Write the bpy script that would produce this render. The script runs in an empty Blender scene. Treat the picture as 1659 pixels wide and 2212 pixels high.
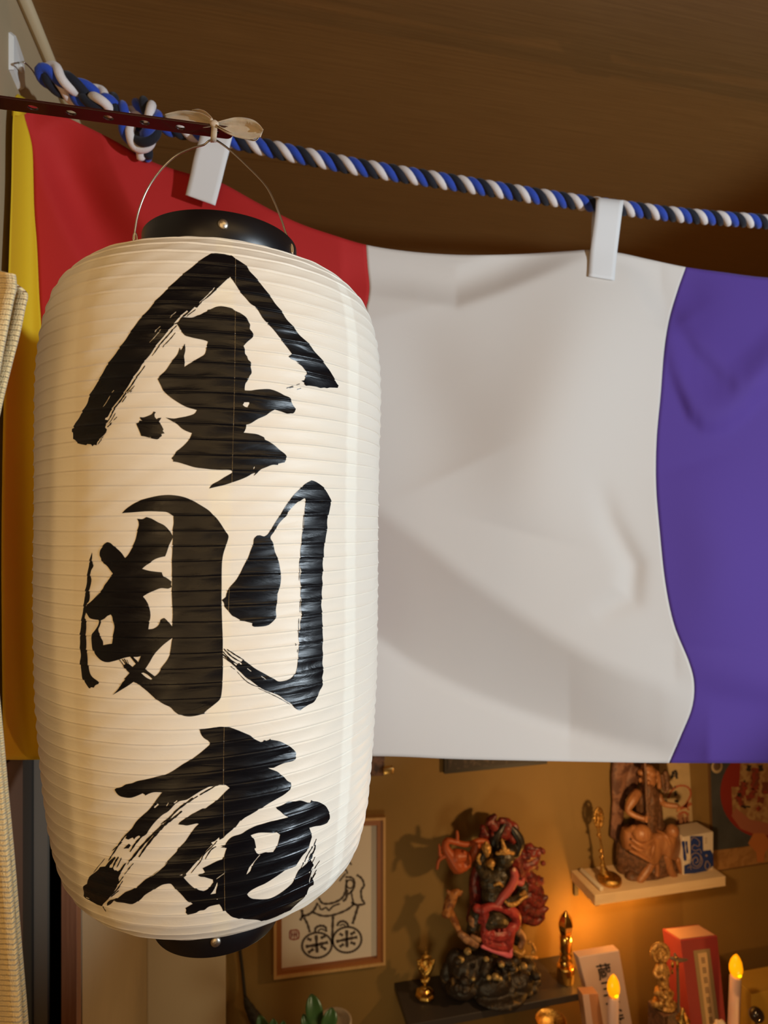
import bpy, bmesh, math, random
import numpy as np
from mathutils import Vector, Matrix, geometry
random.seed(7)
rng = np.random.RandomState(5)
# ------------------------------------------------------------------ camera, world, lights, exposure
F = 1351.0; CXP = 829.5; HYP = 1132.0        # focal length in pixels, principal column, horizon row (1659 x 2212)
PSI = math.atan(308.5 / 1351.0)              # the camera is turned this far to the right of the room's depth axis
CZ = 2.25                                    # camera height over the floor
cP, sP = math.cos(PSI), math.sin(PSI)
scene = bpy.context.scene
cam_d = bpy.data.cameras.new('camera'); cam = bpy.data.objects.new('camera', cam_d)
scene.collection.objects.link(cam); scene.camera = cam
cam.location = (0, 0, CZ); cam.rotation_euler = (math.pi / 2, 0, -PSI)
cam_d.sensor_fit = 'VERTICAL'; cam_d.sensor_height = 36.0; cam_d.sensor_width = 27.0
cam_d.lens = F / 2212.0 * 36.0
cam_d.shift_y = (HYP - 1106.0) / 2212.0
cam_d.clip_start = 0.02
cam_d.dof.use_dof = True; cam_d.dof.focus_distance = 0.56; cam_d.dof.aperture_fstop = 7.5
scene.view_settings.view_transform = 'Standard'; scene.view_settings.look = 'None'
scene.view_settings.gamma = 1.0; scene.view_settings.use_curve_mapping = False
scene.view_settings.exposure = 0.0
w = bpy.data.worlds.new('world'); scene.world = w; w.use_nodes = True
w.node_tree.nodes['Background'].inputs[0].default_value = (1.0, 0.72, 0.42, 1)
w.node_tree.nodes['Background'].inputs[1].default_value = 0.25

def cam2room(x, d):                          # camera-frame (right, forward) to room (X, Y)
    return (cP * x + sP * d, -sP * x + cP * d)
def light(name, kind, loc, energy, color, size=0.1, target=None, spot=None, size_y=None):
    l = bpy.data.lights.new(name, kind); l.energy = energy; l.color = color
    if kind == 'AREA':
        l.size = size
        if size_y: l.shape = 'RECTANGLE'; l.size_y = size_y
    else: l.shadow_soft_size = size
    if spot: l.spot_size = math.radians(spot); l.spot_blend = 0.8
    o = bpy.data.objects.new(name, l); scene.collection.objects.link(o)
    o.location = (loc[0], loc[1], CZ + loc[2])
    if target:
        d = Vector((target[0] - loc[0], target[1] - loc[1], target[2] - loc[2]))
        o.rotation_euler = d.to_track_quat('-Z', 'Y').to_euler()
    return o
# key: whitish lamp standing right of the camera, low; warm fills added overhead, left and behind; orange lamps at the altar
az, el = math.radians(-38), math.radians(7)
kp = (2.13, -1.18, -0.08)
light('key_lamp', 'SPOT', kp, 252, (0.76, 0.88, 0.98), 0.05, target=(kp[0] + math.sin(az) * math.cos(el), kp[1] + math.cos(az) * math.cos(el), kp[2] + math.sin(el)), spot=43)
bpy.data.lights['key_lamp'].spot_blend = 0.4
light('overhead_warm_fill', 'AREA', (0.35, -0.75, 0.78), 7, (1.0, 0.64, 0.26), 1.0, target=(0.35, -0.75, -1.0))  # added overhead source for even warm ambient light, no fixture modelled
light('rear_warm_fill', 'POINT', (0.30, -1.25, 0.30), 0.8, (1.0, 0.60, 0.22), 0.4)  # unseen point source added so the ceiling catches some warm light
light('left_warm_fill', 'AREA', (-0.31, 0.02, -0.10), 0.85, (1.0, 0.66, 0.30), 0.08, target=(-0.02, 0.50, -0.15), size_y=0.9)  # strip added out of view to warm the lantern's left side
light('soft_warm_fill', 'AREA', (-0.14, -0.40, 0.0), 1.2, (1.0, 0.64, 0.27), 0.25, target=(-0.08, 0.62, 0.0), size_y=0.9)  # area fill added behind the camera for curtain and lantern
light('altar_downlight', 'POINT', (1.10, 1.40, -0.86), 8.0, (1.0, 0.58, 0.24), 0.02)
light('altar_glow', 'POINT', (1.14, 1.80, -1.36), 2.0, (1.0, 0.42, 0.06), 0.012)
light('altar_lamp', 'POINT', (1.50, 1.35, -1.60), 1.5, (1.0, 0.50, 0.14), 0.012)
light('altar_fill', 'POINT', (0.40, 1.20, -1.35), 3.0, (1.0, 0.82, 0.48), 0.10)
light('shelf_glow', 'POINT', (1.33, 1.87, -1.25), 0.7, (1.0, 0.44, 0.07), 0.01)

# ------------------------------------------------------------------ projection helpers (photo pixel -> place in the room)
def ray(u, v):
    rx = (u - CXP) / F
    return Vector((cP * rx + sP, -sP * rx + cP, -(v - HYP) / F))
def pY(u, v, Y):
    r = ray(u, v); t = Y / r.y; return Vector((r.x * t, Y, CZ + r.z * t))
def pX(u, v, X):
    r = ray(u, v); t = X / r.x; return Vector((X, r.y * t, CZ + r.z * t))
def pd(u, v, d):
    r = ray(u, v); return Vector((r.x * d, r.y * d, CZ + r.z * d))
def depthY(u, Y):                            # camera depth of the plane Y at column u
    return Y / ray(u, 0).y

# ------------------------------------------------------------------ materials
MATS = {}
def mat(name, col, rough=0.6, metal=0.0, bump=0.0, bscale=200.0, var=0.0, vscale=20.0, spec=0.5, emit=None, estr=0.0, coat=0.0, trans=0.0, sheen=0.0, sub=0.0):
    if name in MATS: return MATS[name]
    m = bpy.data.materials.new(name); m.use_nodes = True; nt = m.node_tree; b = nt.nodes['Principled BSDF']
    b.inputs['Base Color'].default_value = (*col, 1); b.inputs['Roughness'].default_value = rough
    b.inputs['Metallic'].default_value = metal; b.inputs['Specular IOR Level'].default_value = spec
    b.inputs['Coat Weight'].default_value = coat; b.inputs['Transmission Weight'].default_value = trans
    b.inputs['Sheen Weight'].default_value = sheen
    if sub: b.inputs['Subsurface Weight'].default_value = sub; b.inputs['Subsurface Scale'].default_value = 0.01
    if emit: b.inputs['Emission Color'].default_value = (*emit, 1); b.inputs['Emission Strength'].default_value = estr
    tc = nt.nodes.new('ShaderNodeTexCoord')
    if bump > 0:
        n = nt.nodes.new('ShaderNodeTexNoise'); n.inputs['Scale'].default_value = bscale; n.inputs['Detail'].default_value = 4
        nt.links.new(tc.outputs['Object'], n.inputs['Vector'])
        bp = nt.nodes.new('ShaderNodeBump'); bp.inputs['Strength'].default_value = bump; bp.inputs['Distance'].default_value = 0.001
        nt.links.new(n.outputs['Fac'], bp.inputs['Height']); nt.links.new(bp.outputs['Normal'], b.inputs['Normal'])
    if var > 0:
        n = nt.nodes.new('ShaderNodeTexNoise'); n.inputs['Scale'].default_value = vscale; n.inputs['Detail'].default_value = 5
        nt.links.new(tc.outputs['Object'], n.inputs['Vector'])
        cr = nt.nodes.new('ShaderNodeValToRGB')
        cr.color_ramp.elements[0].position = 0.3; cr.color_ramp.elements[1].position = 0.7
        cr.color_ramp.elements[0].color = (*[c * (1 - var) for c in col], 1)
        cr.color_ramp.elements[1].color = (*[min(1, c * (1 + var)) for c in col], 1)
        nt.links.new(n.outputs['Fac'], cr.inputs['Fac']); nt.links.new(cr.outputs['Color'], b.inputs['Base Color'])
    MATS[name] = m; return m
def two_tone(name, c1, c2, scale, lo=0.45, hi=0.55, rough=0.5, metal=0.0, bump=0.4, distort=0.5, stretch=(1, 1, 1)):
    m = mat(name, c1, rough, metal); nt = m.node_tree; b = nt.nodes['Principled BSDF']
    tc = nt.nodes.new('ShaderNodeTexCoord'); mp = nt.nodes.new('ShaderNodeMapping'); mp.inputs['Scale'].default_value = stretch
    n = nt.nodes.new('ShaderNodeTexNoise'); n.inputs['Scale'].default_value = scale; n.inputs['Detail'].default_value = 6; n.inputs['Distortion'].default_value = distort
    nt.links.new(tc.outputs['Object'], mp.inputs['Vector']); nt.links.new(mp.outputs['Vector'], n.inputs['Vector'])
    cr = nt.nodes.new('ShaderNodeValToRGB'); cr.color_ramp.elements[0].position = lo; cr.color_ramp.elements[1].position = hi
    cr.color_ramp.elements[0].color = (*c1, 1); cr.color_ramp.elements[1].color = (*c2, 1)
    nt.links.new(n.outputs['Fac'], cr.inputs['Fac']); nt.links.new(cr.outputs['Color'], b.inputs['Base Color'])
    bp = nt.nodes.new('ShaderNodeBump'); bp.inputs['Strength'].default_value = bump; bp.inputs['Distance'].default_value = 0.002
    nt.links.new(n.outputs['Fac'], bp.inputs['Height']); nt.links.new(bp.outputs['Normal'], b.inputs['Normal'])
    return m

# ------------------------------------------------------------------ mesh helpers
class M:
    def __init__(s): s.v = []; s.f = []
    def add(s, vs, fs):
        o = len(s.v); s.v += [tuple(p) for p in vs]; s.f += [tuple(i + o for i in f) for f in fs]; return s
    def box(s, c, d, rot=None):
        c = Vector(c); h = [Vector((x * d[0] / 2, y * d[1] / 2, z * d[2] / 2)) for x in (-1, 1) for y in (-1, 1) for z in (-1, 1)]
        if rot is not None: h = [rot @ p for p in h]
        return s.add([c + p for p in h], [(0, 1, 3, 2), (4, 6, 7, 5), (0, 4, 5, 1), (2, 3, 7, 6), (0, 2, 6, 4), (1, 5, 7, 3)])
    def tube(s, pts, rad, n=10, caps=True, flat=1.0, closed=False):
        pts = [Vector(p) for p in pts]; m = len(pts)
        if not isinstance(rad, (list, tuple)): rad = [rad] * m
        T = []
        for i in range(m):
            a = pts[(i - 1) % m] if closed or i > 0 else pts[0]; b = pts[(i + 1) % m] if closed or i < m - 1 else pts[-1]
            t = b - a; T.append(t.normalized() if t.length > 1e-9 else Vector((0, 0, 1)))
        up = Vector((0, 0, 1)) if abs(T[0].z) < 0.9 else Vector((0, 1, 0))
        nrm = (up - T[0] * up.dot(T[0])).normalized(); vs = []
        for i in range(m):
            nrm = nrm - T[i] * nrm.dot(T[i]); nrm = nrm.normalized() if nrm.length > 1e-6 else T[i].orthogonal().normalized()
            bi = T[i].cross(nrm)
            for k in range(n):
                a = 2 * math.pi * k / n; vs.append(pts[i] + (nrm * math.cos(a) * flat + bi * math.sin(a)) * rad[i])
        fs = []
        for i in range(m if closed else m - 1):
            j = (i + 1) % m
            for k in range(n): fs.append((i * n + k, i * n + (k + 1) % n, j * n + (k + 1) % n, j * n + k))
        if caps and not closed:
            fs.append(tuple(range(n - 1, -1, -1))); fs.append(tuple((m - 1) * n + k for k in range(n)))
        return s.add(vs, fs)
    def ell(s, c, r, rot=None, nu=16, nv=10):
        c = Vector(c); vs = []; fs = []
        if not isinstance(r, (list, tuple)): r = (r, r, r)
        for j in range(nv + 1):
            ph = math.pi * j / nv
            for i in range(nu):
                th = 2 * math.pi * i / nu
                p = Vector((r[0] * math.sin(ph) * math.cos(th), r[1] * math.sin(ph) * math.sin(th), r[2] * math.cos(ph)))
                if rot is not None: p = rot @ p
                vs.append(c + p)
        for j in range(nv):
            for i in range(nu): fs.append((j * nu + i, (j + 1) * nu + i, (j + 1) * nu + (i + 1) % nu, j * nu + (i + 1) % nu))
        return s.add(vs, fs)
    def lathe(s, c, prof, n=32, rot=None, square=0.0):           # prof: (radius, z) from the base c
        c = Vector(c); vs = []; fs = []
        for (r, z) in prof:
            for i in range(n):
                a = 2 * math.pi * i / n; q = 1.0
                if square: q = 1 + square * (math.cos(4 * a) * -0.5 + 0.0)
                p = Vector((r * q * math.cos(a), r * q * math.sin(a), z))
                if rot is not None: p = rot @ p
                vs.append(c + p)
        for j in range(len(prof) - 1):
            for i in range(n): fs.append((j * n + i, j * n + (i + 1) % n, (j + 1) * n + (i + 1) % n, (j + 1) * n + i))
        fs.append(tuple(range(n - 1, -1, -1))); fs.append(tuple((len(prof) - 1) * n + k for k in range(n)))
        return s.add(vs, fs)
    def grid(s, rows, closed=False):
        m = len(rows); n = len(rows[0]); vs = [p for r in rows for p in r]; fs = []
        for j in range(m - 1):
            for i in range(n if closed else n - 1): fs.append((j * n + i, j * n + (i + 1) % n, (j + 1) * n + (i + 1) % n, (j + 1) * n + i))
        return s.add(vs, fs)
def spline(pts, k=8, closed=False):
    P = [tuple(p) for p in pts]; n = len(P); out = []
    for i in range(n if closed else n - 1):
        g = (lambda j: P[j % n]) if closed else (lambda j: P[max(0, min(n - 1, j))])
        p0, p1, p2, p3 = g(i - 1), g(i), g(i + 1), g(i + 2)
        for q in range(k):
            t = q / k
            out.append(tuple(0.5 * ((2 * b) + (-a + c) * t + (2 * a - 5 * b + 4 * c - d) * t * t + (-a + 3 * b - 3 * c + d) * t ** 3) for a, b, c, d in zip(p0, p1, p2, p3)))
    if not closed: out.append(P[-1])
    return out
def obj(name, m, material, parent=None, smooth=True, remesh=0.0, bevel=0.0, solid=0.0, uv=None, disp=0.0, dscale=0.02):
    me = bpy.data.meshes.new(name)
    off = Vector(parent['w']) if parent is not None else Vector((0, 0, 0))
    org = Vector((0, 0, 0))
    if parent is None:                                            # single-mesh thing: put its origin at its base centre
        a = np.array(m.v); org = Vector((float(a[:, 0].mean()), float(a[:, 1].mean()), float(a[:, 2].min())))
    vs = [(p[0] - off.x - org.x, p[1] - off.y - org.y, p[2] - off.z - org.z) for p in m.v]
    me.from_pydata(vs, [], m.f); me.update()
    if smooth: me.polygons.foreach_set('use_smooth', [True] * len(me.polygons))
    me.materials.append(material)
    o = bpy.data.objects.new(name, me); scene.collection.objects.link(o)
    if parent is not None: o.parent = parent; o['w'] = tuple(off)
    else: o.location = org; o['w'] = tuple(org)
    if remesh:
        r = o.modifiers.new('remesh', 'REMESH'); r.mode = 'VOXEL'; r.voxel_size = remesh; r.use_smooth_shade = True
        sm = o.modifiers.new('smooth', 'SMOOTH'); sm.factor = 0.5; sm.iterations = 2
    if disp:
        tx = bpy.data.textures.new(name + '_clouds', 'CLOUDS'); tx.noise_scale = dscale; tx.noise_depth = 3
        dm = o.modifiers.new('disp', 'DISPLACE'); dm.texture = tx; dm.strength = disp; dm.mid_level = 0.5
    if solid:
        sd = o.modifiers.new('solid', 'SOLIDIFY'); sd.thickness = solid; sd.offset = 0
    if bevel:
        bv = o.modifiers.new('bevel', 'BEVEL'); bv.width = bevel; bv.segments = 3; bv.limit_method = 'ANGLE'
    return o
def thing(name, label, cat, loc, group=None):
    o = bpy.data.objects.new(name, None); scene.collection.objects.link(o); o.location = loc; o['w'] = tuple(loc)
    o.empty_display_size = 0.02
    o['label'] = label; o['category'] = cat
    if group: o['group'] = group
    return o
def tag(o, label, cat, group=None):
    o['label'] = label; o['category'] = cat
    if group: o['group'] = group
    return o
def struct(o): o['kind'] = 'structure'; return o
def W(X, Y, Z): return Vector((X, Y, CZ + Z))
# ------------------------------------------------------------------ the setting
YB = 1.95; XL = -0.328; HC = 0.80; ZF = -CZ
def quad(name, a, b, c, d, m, parent=None):
    q = M(); q.add([a, b, c, d], [(0, 1, 2, 3)]); o = obj(name, q, m, parent, smooth=False); return o
def wood_material(name, c1, c2, stretch, scale=6.0, rough=0.5, bump=0.15):
    m = mat(name, c1, rough); nt = m.node_tree; b = nt.nodes['Principled BSDF']
    tc = nt.nodes.new('ShaderNodeTexCoord'); mp = nt.nodes.new('ShaderNodeMapping'); mp.inputs['Scale'].default_value = stretch
    n = nt.nodes.new('ShaderNodeTexNoise'); n.inputs['Scale'].default_value = scale; n.inputs['Detail'].default_value = 8; n.inputs['Roughness'].default_value = 0.65
    cr = nt.nodes.new('ShaderNodeValToRGB'); cr.color_ramp.elements[0].position = 0.35; cr.color_ramp.elements[1].position = 0.68
    cr.color_ramp.elements[0].color = (*c1, 1); cr.color_ramp.elements[1].color = (*c2, 1)
    nt.links.new(tc.outputs['Object'], mp.inputs['Vector']); nt.links.new(mp.outputs['Vector'], n.inputs['Vector'])
    nt.links.new(n.outputs['Fac'], cr.inputs['Fac']); nt.links.new(cr.outputs['Color'], b.inputs['Base Color'])
    bp = nt.nodes.new('ShaderNodeBump'); bp.inputs['Strength'].default_value = bump; bp.inputs['Distance'].default_value = 0.0006
    nt.links.new(n.outputs['Fac'], bp.inputs['Height']); nt.links.new(bp.outputs['Normal'], b.inputs['Normal'])
    return m
m_ceil = wood_material('ceiling veneer', (0.20, 0.095, 0.025), (0.26, 0.128, 0.036), (1.2, 45, 1), 5.0, 0.45)
m_wall = mat('ochre plaster', (0.28, 0.17, 0.05), 0.75, bump=0.3, bscale=260, var=0.04, vscale=5)
m_beige = mat('beige wallpaper', (0.42, 0.31, 0.175), 0.8, bump=0.35, bscale=180, var=0.04, vscale=6)
m_trim = mat('painted beige trim', (0.48, 0.37, 0.22), 0.5, bump=0.1)
m_floor = wood_material('floor boards', (0.22, 0.12, 0.05), (0.32, 0.19, 0.09), (1, 30, 1), 4.0)
m_cream = mat('pale cream panel', (0.62, 0.53, 0.40), 0.7, bump=0.15, bscale=120)
m_redwood = wood_material('reddish post', (0.20, 0.075, 0.035), (0.30, 0.125, 0.06), (30, 30, 1), 5.0)
m_dark = mat('dark doorway', (0.02, 0.016, 0.012), 0.6)
m_grey = mat('grey metal jamb', (0.15, 0.12, 0.09), 0.45)
XR = 2.5; YR = -2.4
# ceiling with a shallow seam where two boards meet
seam = 1.40
q = M(); q.box(W((XL + XR) / 2, (YR + seam) / 2, HC + 0.01), (XR - XL + 0.1, seam - YR, 0.02)); struct(obj('ceiling', q, m_ceil, smooth=False))
q = M(); q.box(W((XL + XR) / 2, (YB + seam + 0.003) / 2, HC + 0.0115), (XR - XL + 0.1, YB - seam + 0.003, 0.02)); struct(obj('ceiling', q, m_ceil, smooth=False))
q = M(); q.box(W((XL + XR) / 2, (YR + YB) / 2, ZF - 0.02), (XR - XL + 0.1, YB - YR + 0.1, 0.04)); struct(obj('floor', q, m_floor, smooth=False))
q = M(); q.box(W((XL + XR) / 2, YB + 0.02, (HC + ZF) / 2), (XR - XL + 0.1, 0.04, HC - ZF)); struct(obj('wall_back', q, m_wall, smooth=False))
q = M(); q.box(W(XL - 0.02, (YR + 1.06) / 2, (HC + ZF) / 2), (0.04, 1.06 - YR, HC - ZF)); struct(obj('wall_left', q, m_beige, smooth=False))
q = M(); q.box(W(XR + 0.02, (YR + YB) / 2, (HC + ZF) / 2), (0.04, YB - YR, HC - ZF)); struct(obj('wall_right', q, m_wall, smooth=False))
q = M(); q.box(W((XL + XR) / 2, YR - 0.02, (HC + ZF) / 2), (XR - XL, 0.04, HC - ZF)); struct(obj('wall_rear', q, m_beige, smooth=False))
# left wall beyond the curtain: jamb, dark slot, reddish post, beige side wall, pale pillar at the back
q = M(); q.box(W(XL - 0.02, 1.505, (-0.2 + ZF) / 2), (0.04, 0.89, -0.2 - ZF)); struct(obj('door_1', q, m_dark, smooth=False))
q = M(); q.box(W(XL - 0.02, 1.505, (HC - 0.2) / 2), (0.04, 0.89, HC + 0.2)); struct(obj('wall_left', q, m_beige, smooth=False))
q = M(); q.box(W(-0.3175, 1.12, (0.25 + ZF) / 2), (0.020, 0.012, 0.25 - ZF)); struct(obj('trim_2', q, m_grey, smooth=False))
q = M(); q.box(W(-0.2755, 1.13, (0.25 + ZF) / 2), (0.024, 0.028, 0.25 - ZF)); struct(obj('trim_3', q, m_redwood, smooth=False, bevel=0.001))
q = M(); q.box(W(-0.275, 1.55, (0.25 + ZF) / 2), (0.024, 0.80, 0.25 - ZF)); struct(obj('wall_inner', q, m_beige, smooth=False))
q = M(); q.box(W((-0.263 - 0.045) / 2, 1.925, (0.25 + ZF) / 2), (0.218, 0.05, 0.25 - ZF)); struct(obj('trim_4', q, m_cream, smooth=False, bevel=0.002))
q = M(); q.box(W(XL + 0.001, 0.90, (-0.34 + ZF) / 2), (0.006, 0.30, -0.34 - ZF)); struct(obj('baseboard_left', q, mat('dark brown wainscot', (0.10, 0.055, 0.035), 0.5), smooth=False))
# beige quarter-round along the ceiling at the left wall
t = M(); 
for k, (x0, x1) in enumerate(((YR, 0.935), (0.94, YB))):
    t.tube([W(XL + 0.008, x0, HC - 0.008), W(XL + 0.008, x1, HC - 0.008)], 0.0105, 12)
struct(obj('trim_1', t, m_trim))

# ------------------------------------------------------------------ lantern surface
LZ = [0.240, 0.2375, 0.2340, 0.2285]; LR = [0.066, 0.075, 0.088, 0.101]
zt, zb = 0.2222, -0.3249
rr = [0.1116, 0.1209, 0.1305, 0.1407, 0.1471, 0.1515, 0.154, 0.1546, 0.1543, 0.154, 0.1539, 0.154, 0.154, 0.1535, 0.1528, 0.1508, 0.1486, 0.146, 0.1429, 0.1388, 0.1331, 0.1241, 0.1143, 0.1035]
for i, r in enumerate(rr):
    LZ.append(zt + (zb - zt) * (0.5 - 0.5 * math.cos(math.pi * i / 23))); LR.append(r)
LZ += [-0.3325, -0.3395, -0.3450, -0.3485]; LR += [0.0905, 0.0775, 0.066, 0.055]
fine = spline(list(zip(LZ, LR)), 12)
pz = np.array([p[0] for p in fine]); pr = np.array([p[1] for p in fine])
for _ in range(6):
    pr[1:-1] = 0.25 * pr[:-2] + 0.5 * pr[1:-1] + 0.25 * pr[2:]; pz[1:-1] = 0.25 * pz[:-2] + 0.5 * pz[1:-1] + 0.25 * pz[2:]
ps = np.concatenate([[0], np.cumsum(np.hypot(np.diff(pz), np.diff(pr)))])
SL = ps[-1]
def axx(z): return -0.1597 + 0.0095 * z + 0.0499 * z * z     # the lantern hangs very slightly bowed
LD = 0.60
def r_of_z(z): return np.interp(-z, -pz, pr)
def s_of_z(z): return np.interp(-z, -pz, ps)
def px_to_ts(u, v):
    """photo pixel -> (angle, arc length) on the lantern (angle 0 faces the camera axis, + to the right)"""
    rx = (u - CXP) / F; dz = -(v - HYP) / F
    lo, hi = 0.40, 0.60
    def g(t):
        z = t * dz
        return math.hypot(t * rx - axx(z), t - LD) - float(r_of_z(z)) * (1 if zb - .028 < z < 0.24 else 0.0)
    ts = np.linspace(lo, 0.62, 60); prev = ts[0]; ok = False
    for t in ts[1:]:
        if g(t) < 0: ok = True; a, b = prev, t; break
        prev = t
    if not ok: a = b = 0.585
    for _ in range(30):
        c = 0.5 * (a + b)
        if g(c) < 0: b = c
        else: a = c
    t = 0.5 * (a + b); z = t * dz
    return math.atan2(t * rx - axx(z), -(t - LD)), float(s_of_z(z))
PITCH = 0.01095; PH0 = 0.1616
def rib_h(s, th):
    ph = ((s - PH0) / PITCH) % 1.0; d = min(ph, 1 - ph)
    return 0.0007 * (2 * ph - 1) ** 2 + 0.00026 * math.exp(-(d / 0.035) ** 2) - 0.00065 * math.exp(-((ph - 0.09) / 0.045) ** 2)
def wob(th, s):                                              # hand-made unevenness of the rib lines
    return 0.00035 * math.sin(3 * th + s * 40) + 0.00025 * math.sin(7.3 * th + s * 90 + 1.0) + 0.0006 * math.sin(th)
_dz = np.gradient(pz, ps); _dr = np.gradient(pr, ps)
def surf(th, s, lift=0.0):
    s2 = s
    z = float(np.interp(s2, ps, pz)); r = float(np.interp(s2, ps, pr))
    nz, nr = -float(np.interp(s2, ps, _dr)), -(-float(np.interp(s2, ps, _dz)))
    nr = -float(np.interp(s2, ps, _dz)); nz = float(np.interp(s2, ps, _dr))
    L = math.hypot(nr, nz) or 1; h = rib_h(s + wob(th, s), th) + lift
    h += 0.00025 * math.sin(th * 23 + s * 300) * math.sin(s * 57 + th * 5)
    r += nr / L * h; z += nz / L * h
    x = axx(z) + r * math.sin(th); d = LD - r * math.cos(th)
    X, Y = cam2room(x, d); return Vector((X, Y, CZ + z))
ROWS = []
k0 = math.ceil((0 - PH0) / PITCH)
s = PH0 + (k0 - 1) * PITCH
while s < SL:
    for ph in (0, .03, .06, .09, .13, .2, .34, .5, .68, .84, .94, .975):
        t_ = s + ph * PITCH
        if 0.0005 < t_ < SL - 0.0005: ROWS.append(t_)
    s += PITCH
ROWS = [0.0] + ROWS + [SL]
lx, ly = cam2room(axx(0), LD)
lantern = thing('paper_lantern', 'tall white ribbed paper lantern with large black brush writing, hanging from the perforated bar', 'lantern', (lx, ly, CZ - 0.377))
# --- paper: material with pasted overlaps, thin seam line, small wrinkles
mp_ = bpy.data.materials.new('washi paper'); mp_.use_nodes = True; nt = mp_.node_tree; b = nt.nodes['Principled BSDF']
b.inputs['Roughness'].default_value = 0.5; b.inputs['Specular IOR Level'].default_value = 0.4
uvn = nt.nodes.new('ShaderNodeUVMap'); sep = nt.nodes.new('ShaderNodeSeparateXYZ'); nt.links.new(uvn.outputs['UV'], sep.inputs[0])
nz_ = nt.nodes.new('ShaderNodeTexNoise'); nz_.inputs['Scale'].default_value = 60
nt.links.new(uvn.outputs['UV'], nz_.inputs['Vector'])
addn = nt.nodes.new('ShaderNodeMath'); addn.operation = 'MULTIPLY_ADD'; addn.inputs[1].default_value = 0.004; nt.links.new(nz_.outputs['Fac'], addn.inputs[0]); nt.links.new(sep.outputs['X'], addn.inputs[2])
ramp = nt.nodes.new('ShaderNodeValToRGB'); ramp.color_ramp.interpolation = 'LINEAR'
T_ = lambda u, v: px_to_ts(u, v)[0]
base = (0.87, 0.81, 0.70); dbl = (0.86, 0.79, 0.645)
els = ramp.color_ramp.elements; els[0].position = 0; els[0].color = (*base, 1); els[1].position = 1; els[1].color = (*base, 1)
BANDS = [(-2.1, -1.95, dbl), (T_(160, 1280), T_(188, 1280), (0.84, 0.77, 0.65)), (T_(452, 1280), T_(499, 1280), (0.90, 0.83, 0.68)), (T_(746, 1280), T_(769, 1280), (0.95, 0.91, 0.80)), (1.95, 2.1, dbl)]       # angle ranges where the sheets overlap
for a0, a1, dbl in BANDS:
    for p_, c_ in ((a0 - .004, base), (a0, dbl), (a1, dbl), (a1 + .004, base)):
        e = els.new(0.5 + p_ / (2 * math.pi) + 0.002); e.color = (*c_, 1)
nt.links.new(addn.outputs[0], ramp.inputs['Fac']); nt.links.new(ramp.outputs['Color'], b.inputs['Base Color'])
tc = nt.nodes.new('ShaderNodeTexCoord')
wv = nt.nodes.new('ShaderNodeTexNoise'); wv.inputs['Scale'].default_value = 38; wv.inputs['Detail'].default_value = 6; wv.inputs['Distortion'].default_value = 1.2
mpg = nt.nodes.new('ShaderNodeMapping'); mpg.inputs['Scale'].default_value = (1, 1, 3.0)
nt.links.new(tc.outputs['Object'], mpg.inputs['Vector']); nt.links.new(mpg.outputs['Vector'], wv.inputs['Vector'])
bp = nt.nodes.new('ShaderNodeBump'); bp.inputs['Strength'].default_value = 0.35; bp.inputs['Distance'].default_value = 0.0010
nt.links.new(wv.outputs['Fac'], bp.inputs['Height']); nt.links.new(bp.outputs['Normal'], b.inputs['Normal'])
q = M(); NA = 216
rows = []
for s_ in ROWS: rows.append([surf(2 * math.pi * i / NA - math.pi, s_) for i in range(NA)])
q.grid(rows, closed=True)
body = obj('paper_shade', q, mp_, lantern)
uvl = body.data.uv_layers.new(name='UVMap')
li = 0
uvs = np.zeros(len(body.data.loops) * 2)
for j in range(len(ROWS) - 1):
    for i in range(NA):
        for (a, b_) in ((i, j), (i + 1, j), (i + 1, j + 1), (i, j + 1)):
            uvs[li] = a / NA; uvs[li + 1] = ROWS[b_] ; li += 2
uvl.data.foreach_set('uv', uvs)

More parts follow.
